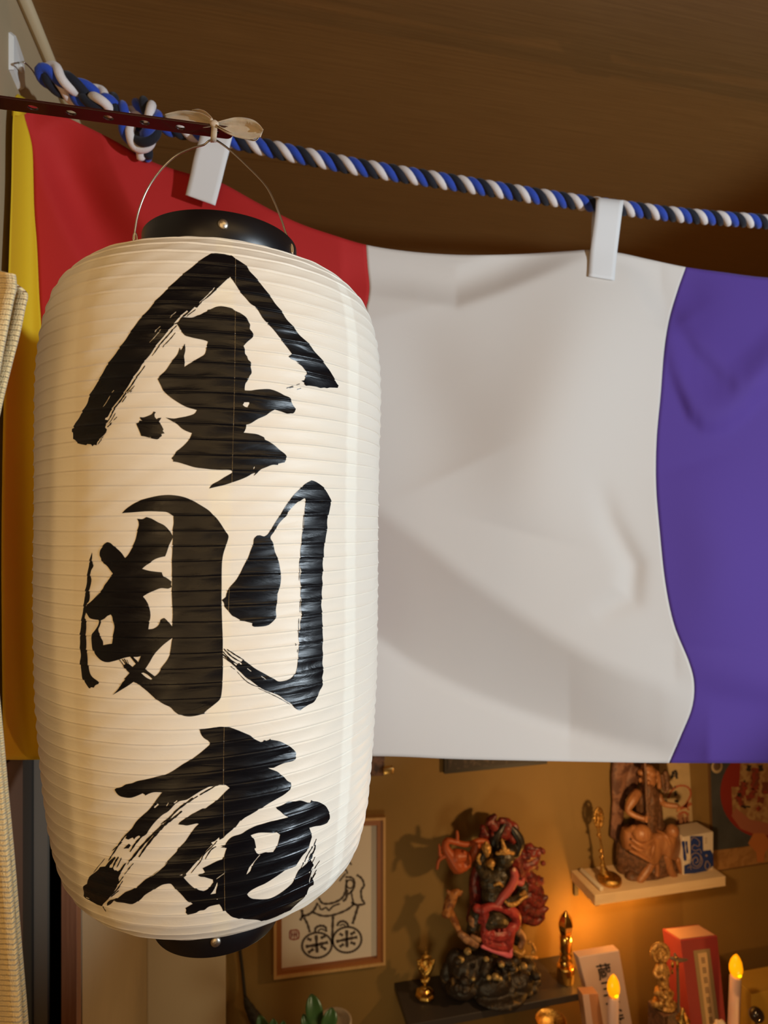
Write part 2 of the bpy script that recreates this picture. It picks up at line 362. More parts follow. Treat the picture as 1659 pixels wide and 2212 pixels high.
# --- writing, traced as brush outlines (tile origin letters; 5.53 units = 1 photo pixel)
TILES = dict(A=(150, 540), B=(150, 790), C=(440, 540), D=(440, 790), E=(160, 1030), F=(160, 1280), G=(440, 1030), H=(440, 1280), I=(160, 1560), J=(160, 1770), K=(440, 1560), L=(440, 1770), M=(560, 1880))
def tr(txt, sc=5.53):
    out = []; o = (0, 0)
    for tok in txt.split():
        if tok.isalpha(): o = TILES[tok]; continue
        x, y = tok.split(','); out.append((o[0] + float(x) / sc, o[1] + float(y) / sc))
    return out
BLACK = ["""C 120,40 190,45 270,55 310,72 330,70 380,105 440,140 500,185 530,225 545,255 610,320 660,380 730,470 800,565 860,650 930,735 990,830 1080,935 1140,1010 1250,1120 1320,1210 1400,1300 1450,1370 1500,1435
 D 1545,140 1580,200 1612,237 1600,265 1550,262 1500,262 1470,270 1440,262 1390,268 1350,255 1310,248 1250,240 1215,243 1195,222 1200,205 1165,180 1200,175 1215,140 1205,125 1235,95 1215,65
 C 1190,1410 1170,1385 1110,1345 1145,1355 1090,1320 1050,1305 1010,1275 1050,1245 1000,1170 930,1080 870,1000 820,940 760,880 710,820 660,740 620,690 560,645 500,575 440,510 400,440 350,370 318,330 280,355 220,410 150,480 60,560 0,605
 A 1560,650 1525,692 1495,680 1440,738 1385,795 1340,800 1335,812 1420,735 1405,722 1330,790 1250,880 1250,900 1190,960 1140,1020 1080,1090 1020,1170 980,1230 920,1310 870,1370 830,1435
 B 760,150 700,250 640,350 560,450 500,540 455,615 430,625 428,645 450,648 470,660 440,700 430,740 450,760 440,800 400,850 345,905 330,950 300,945 280,965 265,940 220,935 205,950 150,940 95,925 85,895 50,875 48,800 35,790 38,755 60,740 75,690 120,620 165,540 215,450 250,350 300,260 350,180 400,90 430,35
 A 470,1360 590,1190 720,1000 820,860 920,750 1010,640 1030,610 1160,480 1250,390 1400,260 1500,180 1600,100 1659,65 C 80,52""",
"""A 1340,800 1420,808 1480,805 1560,780 1610,750 C 20,745 40,735 50,715 80,712 140,685 200,675 270,683 340,700 365,720 400,738 430,750 500,800 530,850 555,895 550,940 575,975 592,1015 580,1050 520,1100 475,1150 490,1190 495,1240 520,1270 530,1310 560,1340 565,1380 558,1395 568,1430
 D 572,90 550,120 520,185 500,210 490,260 490,295 560,297 640,285 760,278 830,290 900,320 960,355 1020,380 1040,410 1060,460 1100,515 1085,550 1060,572 1030,572 990,575 930,550 850,525 800,550 740,595 650,635 560,690 510,705 500,760 478,800 560,808 640,820 720,855 730,885 800,920 850,955 900,1000 965,1050 985,1085 980,1120 965,1155 890,1170 885,1187 820,1185 740,1215 680,1240 640,1280 600,1315 615,1280 580,1290 520,1325 440,1360 340,1395 250,1425 160,1445 65,1468 100,1420 180,1375 250,1330 330,1285 345,1270 330,1250 290,1245 200,1245 100,1240 30,1232
 B 1600,1228 1500,1215 1400,1185 1300,1155 1235,1145 1240,1130 1220,1105 1260,1060 1280,1025 1330,985 1400,920 1445,860 1465,805 1420,790 1350,755 1290,700 1230,665 1150,620 1250,632 1320,620 1400,605 1490,575 1525,530 1470,515 1390,490 1300,440 1200,370 1130,305 1095,240 1058,160 1100,110 1150,60
 A 1220,1340 1290,1245 1320,1165 1330,1200 1365,1150 1382,1120 1385,1200 1370,1270 1380,1330 1375,1398 1460,1345 1560,1285 1620,1240 1640,1150 1655,1095 1600,1075 1500,1055 1420,1035 1380,1020 1340,975 1310,920 1285,885 1250,893 1262,870 1300,850 1325,815""",
"""B 1008,548 985,580 940,600 890,618 845,615 850,632 875,660 845,655 835,680 800,690 820,740 850,810 862,840 920,850 990,870 1050,880 1075,868 1108,840 1100,815 1140,808 1115,780 1125,762 1105,720 1075,670 1100,622 1065,625 1045,640 1020,610 1018,580 1035,555""",
"""E 575,435 620,385 700,330 800,280 920,245 1040,222 1160,217 1300,238 1420,285 1540,355 G 60,400 110,450 160,500 210,570 260,650 295,700 290,750 260,840 235,920 220,1010 215,1150 215,1300 213,1420 H 217,250 222,400 228,560 228,700 230,900 225,1050 220,1150 205,1245 180,1290 110,1350 50,1395 10,1430 F 1562,1445 1480,1465 1380,1478 1290,1465 1210,1425 1150,1370 1080,1335 1000,1280 910,1210 830,1140 760,1080 850,1000 960,1000 1020,950 1050,890 1110,810 1145,740 1155,680 1165,600 1178,530 1175,400 1180,270 1172,100 1170,10 E 1172,1200 1170,1000 1178,850 1180,750 1180,620 1190,560 1190,470 1120,425 1020,415 860,413 700,425 620,430""",
"""E 757,500 820,505 865,480 930,500 1000,540 1080,580 1140,640 1170,690 1188,715 1165,760 1135,830 1110,900 1090,950 1020,965 960,990 915,1025 860,1060 815,1098 880,1118 950,1130 1050,1140 1070,1185 1120,1215 1165,1250 1160,1290 1170,1312 1130,1335 1040,1330 960,1360 880,1395 825,1430
 F 860,90 895,150 910,230 912,300 900,370 890,437 950,430 1010,390 1040,320 1080,302 1110,325 1150,370 1168,400 1190,400 1190,535 1110,590 1040,650 960,740 900,840 855,915 960,995 1000,1100 760,1080 720,1062 650,1110 560,1165 465,1222 530,1150 570,1090 615,1035 597,1035 665,960 610,900 590,868 620,850 655,850 705,885 740,850 670,765 600,780 540,800 470,820 400,832 330,810 270,750 235,690 215,640 210,570 220,500 260,440 290,390 305,345 300,325 240,318 190,300 150,245 130,230 130,170 165,140 200,110 260,50 310,0
 E 270,1435 340,1350 370,1290 410,1240 470,1155 430,1110 390,1060 345,1020 330,975 310,940 312,890 340,840 375,795 400,780 440,790 500,840 560,900 600,955 612,968 640,940 700,840 740,740 762,640 775,580 770,530""",
"""E 218,900 222,960 225,1020 235,1065 205,1120 200,1190 210,1220 205,1280 195,1350 193,1420 F 190,60 180,105 160,130 150,200 145,240 135,280 135,305 155,320 148,420 150,560 152,660 165,780 180,880 190,960 225,1010 300,1055 298,1090 260,1105 240,1135 205,1130 195,1145 180,1140 140,1080 98,1000 88,870 78,820 82,740 75,640 80,460 95,330 105,240 120,140 130,60 E 138,1420 150,1310 165,1140 185,1050 200,960""",
"""G 1285,42 1340,60 1410,110 1460,170 1495,225 1515,290 1500,400 1480,470 1470,620 1455,720 1440,800 1430,930 1420,1010 1420,1120 1410,1200 1415,1280 1408,1420 H 1408,60 1400,150 1412,250 1415,400 1420,520 1415,650 1422,760 1415,860 1425,950 1412,1020 1420,1105 1380,1180 1320,1300 1250,1340 1170,1390 1155,1405 1125,1402 1085,1375 1040,1325 980,1290 900,1230 800,1190 720,1160 640,1110 560,1050 500,1010 440,950 400,915 380,885 400,850 440,830 470,800 540,850 620,910 720,965 800,1010 840,1030 890,1060 960,1055 1030,1030 1080,980 1110,910 1120,820 1130,700 1135,600 1130,500 1150,420 1150,350 1165,290 1160,150 1160,60
 G 1152,1430 1155,1300 1150,1200 1160,1130 1150,1060 1150,900 1165,780 1180,650 1195,560 1200,440 1212,330 1210,260 1195,258 1160,280 1110,310 1060,360 1000,430 990,465 950,500 890,570 840,655 800,710 800,745 825,790 850,890 890,1000 910,1100 922,1220 905,1320 880,1400 880,1430 H 875,100 860,200 865,290 850,320 780,385 700,405 600,408 578,395 580,365 500,345 430,335 430,322 370,290 340,275 290,215 250,170 240,120 215,90 265,50 270,20
 G 300,1330 380,1240 430,1160 480,1060 530,960 560,880 590,800 600,740 640,700 670,698 720,712 760,690 800,630 870,520 920,440 980,345 1030,270 1080,210 1140,150 1200,90""",
"""I 1500,85 1520,78 1600,75 K 20,72 60,68 150,55 230,50 320,62 400,90 480,125 560,160 600,195 680,235 705,232 720,212 750,220 780,210 795,195 800,208 900,225 960,250 1030,290 1090,345 1100,380 1090,400 1100,430 1060,460 960,485 880,520 830,545 770,545 800,560 860,580 895,600 920,625 960,655 1000,700 1040,720 1035,790 1000,830 950,870 860,920 760,975 720,1000 640,1050 560,1100 490,1140 440,1180 L 440,5 400,60 340,120 260,190 240,215 190,240 185,210 140,250 90,270 110,290 60,340 0,410
 J 1500,470 1440,530 1390,590 1340,640 1345,665 1310,690 1350,740 1400,785 1480,830 1550,850 L 50,825 110,750 250,750 250,1000 190,1010 130,1020 60,1040 10,1075 J 1500,1085 1450,1110 1360,1127 1335,1110 1340,1080 1330,1060 1360,1042 1420,1005 1350,960 1300,910 1220,830 1180,785 1150,765 1090,770 1040,785 960,830 850,900 800,950 720,1000 680,1010 600,995 510,985 480,965 440,1010 400,1025 395,1000 420,970 470,950 520,935 570,900 640,850 720,820 780,780 860,710 910,680 1000,610 1060,570 1110,500 1140,470 1230,380 1240,350 1280,310 1330,260 1390,170 1440,100 1490,50 1470,45 1420,55 1350,70 1310,65 1245,60 1260,35 1300,5
 I 1310,1160 1400,1100 1440,1080 1540,1030 K 20,1030 60,1000 130,950 200,890 260,830 310,785 265,750 200,740 100,760 0,800 I 1450,860 1350,920 1240,950 1130,1060 1050,1110 960,1200 J 900,120 870,170 830,200 800,215 780,190 740,210 720,240 700,215 650,240 615,225 650,150 690,110 740,30 I 810,1120 880,1060 940,990 1000,905 1055,835 960,835 900,852 850,878 845,865 820,850 740,885 680,902 620,900 550,880 510,840 490,800 520,780 580,765 620,740 700,725 760,700 860,680 980,650 1080,625 1180,580 1300,500 1400,440 1500,370 1560,320 1620,265 1625,240 1600,215 1560,195 1520,150""",
"""K 860,1015 920,995 1000,955 1050,945 1100,942 1160,935 1240,960 1270,960 1285,930 1300,940 1350,945 1400,965 1455,1000 1480,1040 1505,1120 1505,1150 1480,1185 L 1490,10 1470,40 1400,70 1330,80 1260,100 1285,180 1290,210 1260,300 1230,370 1180,430 1130,500 1070,570 1000,590 920,640 850,690 740,760 650,800 570,840 515,880 530,910 570,940 640,950 720,948 800,930 900,880 1000,810 1060,750 1090,680 1140,600 1180,570 1240,510 1255,450 1285,400 1300,430 1275,480 1310,540 1290,600 1285,680 1310,740 1310,780 1260,810 1220,890 1190,940 1120,1000 1030,1070 940,1120 850,1165 750,1195 680,1200 600,1195 480,1180 350,1165 300,1130 260,1090 230,1080 210,1040 190,1010 150,900 115,745 110,715
 J 1600,700 1560,688 1510,682 1480,665 1520,645 1565,625 1535,580 1600,550 1655,522 L 170,490 220,475 240,440 260,380 275,340 200,332 235,322 200,312 260,300 270,270 300,235 350,200 450,170 520,125 620,75 700,50 800,20 900,0 K 760,1195 860,1170 1010,1135 960,1105 910,1060 880,1040""",
"""J 480,450 440,520 430,570 470,570 490,600 510,600 530,612 550,600 600,530 630,515 580,600 555,650 530,700 540,740 520,790 500,830 450,900 400,960 350,1010 345,1040 300,1010 250,985 200,960 150,935 120,910 115,860 108,820 120,790 155,770 170,720 200,670 240,640 290,600 320,560 380,555 420,500""",
"""J 660,285 620,320 590,350 620,345 655,345 685,300"""]
WHITE = ["D 485,437 545,437 545,455 520,500 490,490 467,470", "D 612,1200 595,1215 592,1240 605,1225",
"A 1405,722 1330,790 1250,880 1300,862 1335,812 1418,735",
"F 330,330 370,310 400,280 440,262 460,290 475,350 485,400 475,470 465,540 455,610 400,618 350,628 345,580 325,540 315,490 300,470 292,440 310,400 325,360",
"F 805,960 830,955 880,980 938,1030 920,1040 860,1010", "F 705,768 760,768 800,757 770,830 735,800",
"F 855,915 960,995 1020,950 1050,890 1110,810 1145,740 1155,680 1165,600 1178,540 1110,590 1040,650 960,740 900,840",
"L 165,740 150,770 140,800 110,860 80,895 145,885 150,840 165,780",
"L 560,185 620,165 680,155 780,155 870,152 910,180 895,250 870,320 830,390 770,393 740,388 700,400 660,412 630,395 605,345 625,335 615,280 600,230 575,205",
"L 670,415 600,500 550,560 510,660 555,620 575,560 610,500 675,425"]
# dry-brush streaks: (tone, width, points) in the same units
STREAKS = """b 13 A 1285,905 1190,1010 1110,1100 990,1265|b 9 A 1268,990 1200,1070 1115,1165|b 14 B 905,0 800,150 700,300 620,410 540,520 490,610 440,700|b 9 B 780,240 745,285 700,330|b 9 B 755,300 735,320
b 9 B 685,365 630,440|b 8 B 550,565 480,690|b 8 B 568,610 530,655|b 12 B 515,680 455,735|b 8 B 415,845 345,940|w 5 B 535,295 515,325|w 6 B 490,360 410,495|w 7 A 1275,740 1200,812|w 6 A 1090,912 1020,985
w 6 A 1100,950 1050,1010 960,1108|w 10 C 135,455 60,530 -50,635|b 10 A 1510,710 1400,800|b 8 D 985,270 1070,242|b 6 D 1020,268 1070,255|b 5 D 1100,232 1145,218|b 7 D 1110,287 1160,268
b 8 F 540,800 600,870|b 10 F 575,795 630,860|b 10 F 598,790 640,855|b 6 F 630,800 655,850|b 20 F 690,765 760,835|b 8 F 330,325 300,400
b 14 H 240,670 330,760 445,830|b 12 H 275,675 380,745 480,805|b 12 H 225,700 320,800 410,855|b 18 H 225,735 300,800 395,885|b 9 H 228,768 320,830 385,890|b 6 H 320,880 375,920|b 8 H 400,945 500,1050 590,1105 680,1130|b 6 H 650,1140 800,1210 920,1270 1035,1340
w 16 H 415,820 452,855|w 9 H 520,905 570,942|w 7 H 685,995 745,1038|b 5 G 1195,440 1178,640|b 5 G 1145,980 1138,1240|b 5 H 1134,310 1128,490|b 5 H 1120,680 1118,715|b 5 H 1090,605 1102,635|b 4 H 1150,80 1150,240
b 11 K 190,730 0,840 I 1500,870|b 12 I 1480,880 1350,960 1200,1080 1080,1217 J 900,220|b 14 I 1420,900 1250,1030 1150,1130 1040,1217|b 20 I 1290,1060 1180,1150 1090,1217 J 1000,150 870,310 780,445|b 18 J 1060,60 930,190 800,330 690,470 655,490
b 15 J 810,200 740,280 670,385|b 11 J 700,105 600,210 545,290 440,450 415,490|b 8 J 580,265 455,375|b 5 J 370,465 235,635|b 14 J 540,440 500,500 465,580|b 9 J 575,450 515,570|b 16 J 500,440 430,540|b 6 J 675,480 640,540|b 6 J 715,520 640,600|b 5 J 675,570 600,660
b 9 J 590,680 525,770|b 10 J 585,730 520,830 440,910|b 9 J 540,845 450,915|b 6 J 345,1035 382,1100|w 18 I 1010,975 960,1020|w 10 I 1135,955 1105,1000|w 12 I 1235,932 1195,965|w 12 I 1300,935 1170,1060|w 8 I 1120,1110 980,1217
w 6 L 250,635 150,710|b 9 L 160,250 110,310 0,420 J 1510,500 1400,635|b 12 L 150,320 90,360 20,465|b 9 L 1345,230 1310,300 1260,390 1200,500 1150,612|b 14 L 1330,300 1320,370 1270,450|b 4 L 1330,440 1290,520|b 6 L 1385,490 1300,600|b 5 L 1350,600 1270,740
b 5 L 1340,640 1290,710|w 9 L 1300,560 1255,640|w 7 L 1310,590 1250,760|w 10 J 1298,650 1258,665|w 8 J 1120,500 1060,570 920,680|w 8 J 760,800 620,860|w 6 J 100,905 130,930 200,960|b 5 D 630,1270 600,1312|w 4 J 150,925 190,940|b 4 L 960,1100 920,1130""".replace('\n', '|').split('|')
def resample(P, step):
    out = []
    n = len(P)
    for i in range(n):
        a, b_ = P[i], P[(i + 1) % n]; d = math.dist(a, b_); k = max(1, int(d / step))
        for q_ in range(k): out.append((a[0] + (b_[0] - a[0]) * q_ / k, a[1] + (b_[1] - a[1]) * q_ / k))
    return out
def smooth_poly(P):
    """round gentle bends (Catmull-Rom), keep the sharp brush corners"""
    n = len(P); out = []
    P = [p for i, p in enumerate(P) if math.dist(p, P[i - 1]) > 0.6]; n = len(P)
    def ang(i):
        a, b_, c = P[i - 1], P[i], P[(i + 1) % n]
        v1 = (b_[0] - a[0], b_[1] - a[1]); v2 = (c[0] - b_[0], c[1] - b_[1])
        return abs(math.atan2(v1[0] * v2[1] - v1[1] * v2[0], v1[0] * v2[0] + v1[1] * v2[1]))
    corner = [ang(i) > 0.75 for i in range(n)]
    for i in range(n):
        p1, p2 = P[i], P[(i + 1) % n]; p0 = P[i - 1] if not corner[i] else p1; p3 = P[(i + 2) % n] if not corner[(i + 1) % n] else p2
        k = max(1, int(math.dist(p1, p2) / 3.0))
        for q_ in range(k):
            t = q_ / k
            out.append(tuple(0.5 * ((2 * b_) + (-a + c) * t + (2 * a - 5 * b_ + 4 * c - d) * t * t + (-a + 3 * b_ - 3 * c + d) * t ** 3) for a, b_, c, d in zip(p0, p1, p2, p3)))
    return out
def stroke_poly(pts, wd, taper=True):
    pts = spline(pts, 5); n = len(pts); L_, R_ = [], []
    for i, p in enumerate(pts):
        a = pts[max(i - 1, 0)]; c = pts[min(i + 1, n - 1)]; t = (c[0] - a[0], c[1] - a[1]); l = math.hypot(*t) or 1
        f = i / (n - 1); hw = wd / 2 * ((math.sin(math.pi * min(1, max(0, 0.12 + 0.8 * f))) ** 0.6) if taper else 1) * (1 + 0.25 * math.sin(i * 2.1))
        L_.append((p[0] - t[1] / l * hw, p[1] + t[0] / l * hw)); R_.append((p[0] + t[1] / l * hw, p[1] - t[0] / l * hw))
    return L_ + R_[::-1]
def polygons_to_mesh(layers, to_flat, to_world, step, grid_pts=None):
    """layers: [(is_ink, polygon in px)]; later layers paint over earlier ones. returns M"""
    V = []; Fc = []; flat = []
    for ink, P in layers:
        fp = [to_flat(*p) for p in P]; fp = resample(fp, step)
        flat.append((ink, np.array(fp))); i0 = len(V); V += [Vector(p) for p in fp]; Fc.append(list(range(i0, len(V))))
    nb = len(V)
    E = [(f[i], f[(i + 1) % len(f)]) for f in Fc for i in range(len(f))]
    def inside(pts):
        res = np.zeros(len(pts), bool); x, y = pts[:, 0], pts[:, 1]
        for ink, P in flat:
            lo, hi = P.min(0), P.max(0); sel = np.where((x > lo[0]) & (x < hi[0]) & (y > lo[1]) & (y < hi[1]))[0]
            if not len(sel): continue
            c = np.zeros(len(sel), bool); xs, ys = x[sel], y[sel]; n = len(P)
            for i in range(n):
                x1, y1 = P[i - 1]; x2, y2 = P[i]
                if y1 == y2: continue
                hit = ((y1 > ys) != (y2 > ys))
                if hit.any(): c ^= hit & (xs < (x2 - x1) * (ys - y1) / (y2 - y1) + x1)
            res[sel[c]] = ink
        return res
    if grid_pts is not None:
        g = grid_pts[inside(grid_pts)]; V += [Vector(p) for p in g]
    vo, eo, fo, *_ = geometry.delaunay_2d_cdt(V, E, [], 0, 1e-7)
    vo = np.array([tuple(v) for v in vo]); fo = np.array([tuple(f) for f in fo])
    cen = vo[fo].mean(1); keep = inside(cen); fo = fo[keep]
    used = np.unique(fo); rm = -np.ones(len(vo), int); rm[used] = np.arange(len(used))
    m_ = M(); m_.v = [to_world(*vo[i]) for i in used]; m_.f = [tuple(int(q_) for q_ in rm[f]) for f in fo]
    return m_
layers = [(True, smooth_poly(tr(p))) for p in BLACK] + [(False, smooth_poly(tr(p))) for p in WHITE]
for st in STREAKS:
    a = st.split(None, 2)
    fac = 1.5 if ' J ' in ' ' + a[2] or ' I ' in ' ' + a[2] else 1.2
    layers.append((a[0] == 'b', stroke_poly(tr(a[2]), max(1.5, float(a[1]) / 5.53 * (fac if a[0] == 'b' else 1.1)))))
layers.append((False, stroke_poly([(508.7, 552), (507, 800), (501, 1040), (498, 1200), (492, 1350), (484, 1580), (483, 1750), (486, 1990)], 0.55, taper=False)))
KR = 0.15
gp = np.array([(th * KR, s_) for s_ in ROWS for th in np.arange(-1.25, 1.25, 0.0085)])
cache = {}
def px_flat(u, v):
    th, s_ = px_to_ts(u, v); return (th * KR, s_)
ink = polygons_to_mesh(layers, px_flat, lambda x, y: surf(x / KR, y, 0.00022), 0.0007, gp)
m_ink = mat('brush ink', (0.004, 0.004, 0.0055), 0.36, spec=0.34)
nt = m_ink.node_tree; b = nt.nodes['Principled BSDF']; tc = nt.nodes.new('ShaderNodeTexCoord')
n1 = nt.nodes.new('ShaderNodeTexNoise'); n1.inputs['Scale'].default_value = 30; n1.inputs['Detail'].default_value = 7; n1.inputs['Distortion'].default_value = 1.0
m1 = nt.nodes.new('ShaderNodeMapping'); m1.inputs['Scale'].default_value = (1, 1, 5)
nt.links.new(tc.outputs['Object'], m1.inputs['Vector']); nt.links.new(m1.outputs['Vector'], n1.inputs['Vector'])
b1 = nt.nodes.new('ShaderNodeBump'); b1.inputs['Strength'].default_value = 0.5; b1.inputs['Distance'].default_value = 0.0012
nt.links.new(n1.outputs['Fac'], b1.inputs['Height']); nt.links.new(b1.outputs['Normal'], b.inputs['Normal'])
r1 = nt.nodes.new('ShaderNodeMapRange'); r1.inputs['From Min'].default_value = 0.3; r1.inputs['From Max'].default_value = 0.7; r1.inputs['To Min'].default_value = 0.24; r1.inputs['To Max'].default_value = 0.38
nt.links.new(n1.outputs['Fac'], r1.inputs['Value']); nt.links.new(r1.outputs['Result'], b.inputs['Roughness'])
o = obj('brush_writing', ink, m_ink, lantern); o['label'] = 'three large black brush-written characters'
print('ink verts', len(ink.v))
# --- hoops, rivets, wire
m_black = mat('black plastic hoop', (0.005, 0.004, 0.005), 0.38, bump=0.03)
m_brass = mat('brass ring', (0.55, 0.42, 0.13), 0.3, 1.0)
m_steel = mat('steel', (0.62, 0.58, 0.52), 0.28, 1.0)
m_nickel = mat('nickel rivet', (0.66, 0.60, 0.50), 0.36, 1.0, bump=0.2, bscale=500)
def lc(z): X, Y = cam2room(axx(z), LD); return Vector((X, Y, CZ + z))
def hoop(name, z0, z1, r, th, cx=0.0, parent=lantern, m=m_black):
    X, Y = cam2room(axx((z0 + z1) / 2) + cx, LD)
    q = M(); prof = [(r - th, z0), (r - 0.0004, z0), (r, z0 + 0.0005), (r, z1 - 0.0008), (r - 0.0008, z1), (r - th, z1), (r - th, z0)]
    rows = [[Vector((X + a * math.cos(t * math.pi / 48), Y + a * math.sin(t * math.pi / 48), CZ + z)) for t in range(96)] for a, z in prof]
    q.grid(rows[::-1], closed=True); return obj(name, q, m, parent), X, Y
up, ux, uy = hoop('top_hoop', 0.2405, 0.2665, 0.0715, 0.0025, -0.002)
bo, bx_, by_ = hoop('bottom_hoop', -0.3765, -0.346, 0.0580, 0.0025, -0.003)
hoop('brass_ring', 0.2385, 0.2412, 0.0722, 0.0022, -0.002, up, m_brass)
def rivet(u, v, cx, cy, r, parent):
    # on the hoop's outer face, along the ray
    rr_ = ray(u, v); t = 0.45
    while math.hypot(rr_.x * t - cx, rr_.y * t - cy) > r and t < 0.7: t += 0.0005
    p = Vector((rr_.x * t, rr_.y * t, CZ + rr_.z * t)); n = Vector((p.x - cx, p.y - cy, 0)).normalized()
    rot = n.to_track_quat('Z', 'Y').to_matrix()
    q = M(); q.ell(p + n * 0.0004, (0.0045, 0.0045, 0.0022), rot, 20, 10); obj('rivet', q, m_nickel, parent)
rivet(482, 485, ux, uy, 0.0715, up); rivet(466, 2034, bx_, by_, 0.0580, bo)
q = M(); q.lathe((ux, uy, CZ + 0.2475), [(0.010, 0), (0.0695, 0), (0.0695, 0.0015), (0.010, 0.0015)], 40); obj('hoop_disc', q, m_black, up)
# wire handle: from both sides of the top hoop up to the tie
wp = [(290.5, 520), (292, 495), (300, 455), (318, 410), (345, 370), (378, 338), (415, 320), (440, 313), (452, 304), (464, 303), (475, 308), (500, 327), (535, 360), (573, 400), (592, 435), (608, 475), (616, 500), (628, 530), (630.5, 548)]
wpts = spline([pd(u, v, 0.60 + 0.016 * math.cos((u - 290) / 340 * math.pi)) for u, v in wp], 6)
q = M(); q.tube(wpts, 0.00095, 8)
for (u, v) in ((292, 522), (629, 547)):
    c = pd(u, v - 6, 0.60 + 0.016 * math.cos((u - 290) / 340 * math.pi)); q.tube([c + Vector((0.0018 * math.cos(a), 0, 0.006 * math.sin(a))) for a in np.linspace(0, 2 * math.pi, 17)[:-1]], 0.0008, 6, closed=True)
obj('wire_handle', q, m_steel, lantern)
# ------------------------------------------------------------------ perforated bar the lantern hangs from
m_lacq = mat('dark red enamel', (0.028, 0.003, 0.003), 0.34, coat=0.3)
def bar():
    zb_ = 0.3735
    a = Vector(cam2room(-0.1445, 0.598)); 
    d2 = (Vector(cam2room(-0.342, 0.556)) - Vector(cam2room(-0.151, 0.599))).normalized()
    L = (XL - a.x) / d2.x; side = Vector((-d2.y, d2.x)); wd = 0.0175; th = 0.0022
    # outline: rounded far end, two rows of edges; oval slots
    pts = []; hw = wd / 2
    for t in np.linspace(-math.pi / 2, math.pi / 2, 9): pts.append((hw * 0.75 - hw * 0.75 * math.cos(t), hw * math.sin(t)))
    pts = [(L, hw)] + [(x, y) for x, y in pts[::-1]] + [(L, -hw)]
    V = [Vector(p) for p in pts]; n = len(pts); E = [(i, (i + 1) % n) for i in range(n)]
    holes = []
    for k in range(9):
        c = 0.0165 + 0.0315 * k; 
        if k == 0: c = 0.0150
        r = 0.0034 if k else 0.0018
        h = [(c + r * 1.25 * math.cos(t), r * math.sin(t)) for t in np.linspace(0, 2 * math.pi, 17)[:-1]]
        if c + r > L: break
        i0 = len(V); V += [Vector(p) for p in h]; E += [(i0 + i, i0 + (i + 1) % 16) for i in range(16)]; holes.append((c, r))
    vo, eo, fo, *_ = geometry.delaunay_2d_cdt(V, E, [], 0, 1e-7)
    q = M(); fs = []
    for f in fo:
        c = sum((vo[i] for i in f), Vector((0, 0))) / len(f)
        if any(((c.x - h[0]) / 1.25) ** 2 + c.y ** 2 < (h[1] * 0.97) ** 2 for h in holes): continue
        fs.append(tuple(f))
    def w3(p, z): g = a + d2 * p.x + side * p.y; return Vector((g.x, g.y, CZ + z + 0.00 * p.x))
    q.add([w3(p, zb_) for p in vo], fs)
    o = obj('perforated_bar', q, m_lacq, smooth=False, solid=th, bevel=0.0005)
    return tag(o, 'thin dark red enamelled metal strip with oval slots, carrying the lantern', 'metal bar')
bar()
# ------------------------------------------------------------------ tie with bow
m_tie = mat('milky plastic tie', (0.60, 0.47, 0.34), 0.5, bump=0.5, bscale=160, sheen=0.2, sub=0.15)
def tie():
    t = thing('ribbon_tie', 'translucent beige ribbon tied in a bow around the bar end, holding the wire handle', 'ribbon', pd(464, 300, 0.585))
    D = 0.588
    def blade(cl, wl, name, dd):
        cl = spline([(u, v, 0) for u, v in cl], 6); wl = spline([(x, 0, 0) for x in wl], 6); n = len(cl); rows = []
        for i, p in enumerate(cl):
            a = cl[max(0, i - 1)]; c = cl[min(n - 1, i + 1)]; tx, ty = c[0] - a[0], c[1] - a[1]; l = math.hypot(tx, ty) or 1; hw = wl[min(i, len(wl) - 1)][0] / 2
            row = []
            for k in range(9):
                s_ = -1 + k / 4
                row.append(pd(p[0] - ty / l * hw * s_, p[1] + tx / l * hw * s_, D + dd[0] + dd[1] * i / n + 0.003 * math.cos(s_ * 2.4) + 0.0012 * math.sin(s_ * 9 + i * 0.3)))
            rows.append(row)
        q = M(); q.grid(rows); return obj(name, q, m_tie, t, solid=0.0004)
    blade([(463, 268), (440, 262), (415, 255), (385, 251), (357, 255)], [9, 28, 30, 23, 16], 'ribbon_loop', (0, 0.012))
    blade([(463, 268), (448, 255), (432, 245), (414, 240)], [6, 16, 18, 6], 'ribbon_loop', (0.004, 0.015))
    blade([(466, 268), (490, 272), (515, 275), (545, 281), (566, 288)], [8, 30, 44, 42, 16], 'ribbon_loop', (0, -0.006))
    blade([(466, 271), (485, 281), (505, 290), (528, 298), (548, 303), (557, 298), (559, 290)], [5, 4, 3, 3, 3, 3, 2], 'ribbon_loop', (-0.002, 0))
    q = M(); q.ell(pd(463, 268, D - 0.002), (0.0042, 0.0035, 0.0036)); q.ell(pd(457, 262, D), (0.002, 0.002, 0.003)); obj('knot', q, m_tie, t, disp=0.001, dscale=0.004)
    # band going round the bar and down to the wire
    q = M(); rows = []
    for s_ in (-1, 0, 1):
        rows.append([Vector(p) for p in spline([pd(463.5 + s_ * 6.2, 270, D - 0.001), pd(462.5 + s_ * 6.4, 285, D - 0.005), pd(461 + s_ * 6.5, 303, D - 0.001), pd(461 + s_ * 6.2, 307, D + 0.010), pd(462 + s_ * 6.2, 296, D + 0.022), pd(463 + s_ * 6, 280, D + 0.022), pd(463.5 + s_ * 6, 268, D + 0.006)], 5)])
    q.grid(rows); obj('band', q, m_tie, t, solid=0.0005)
tie()
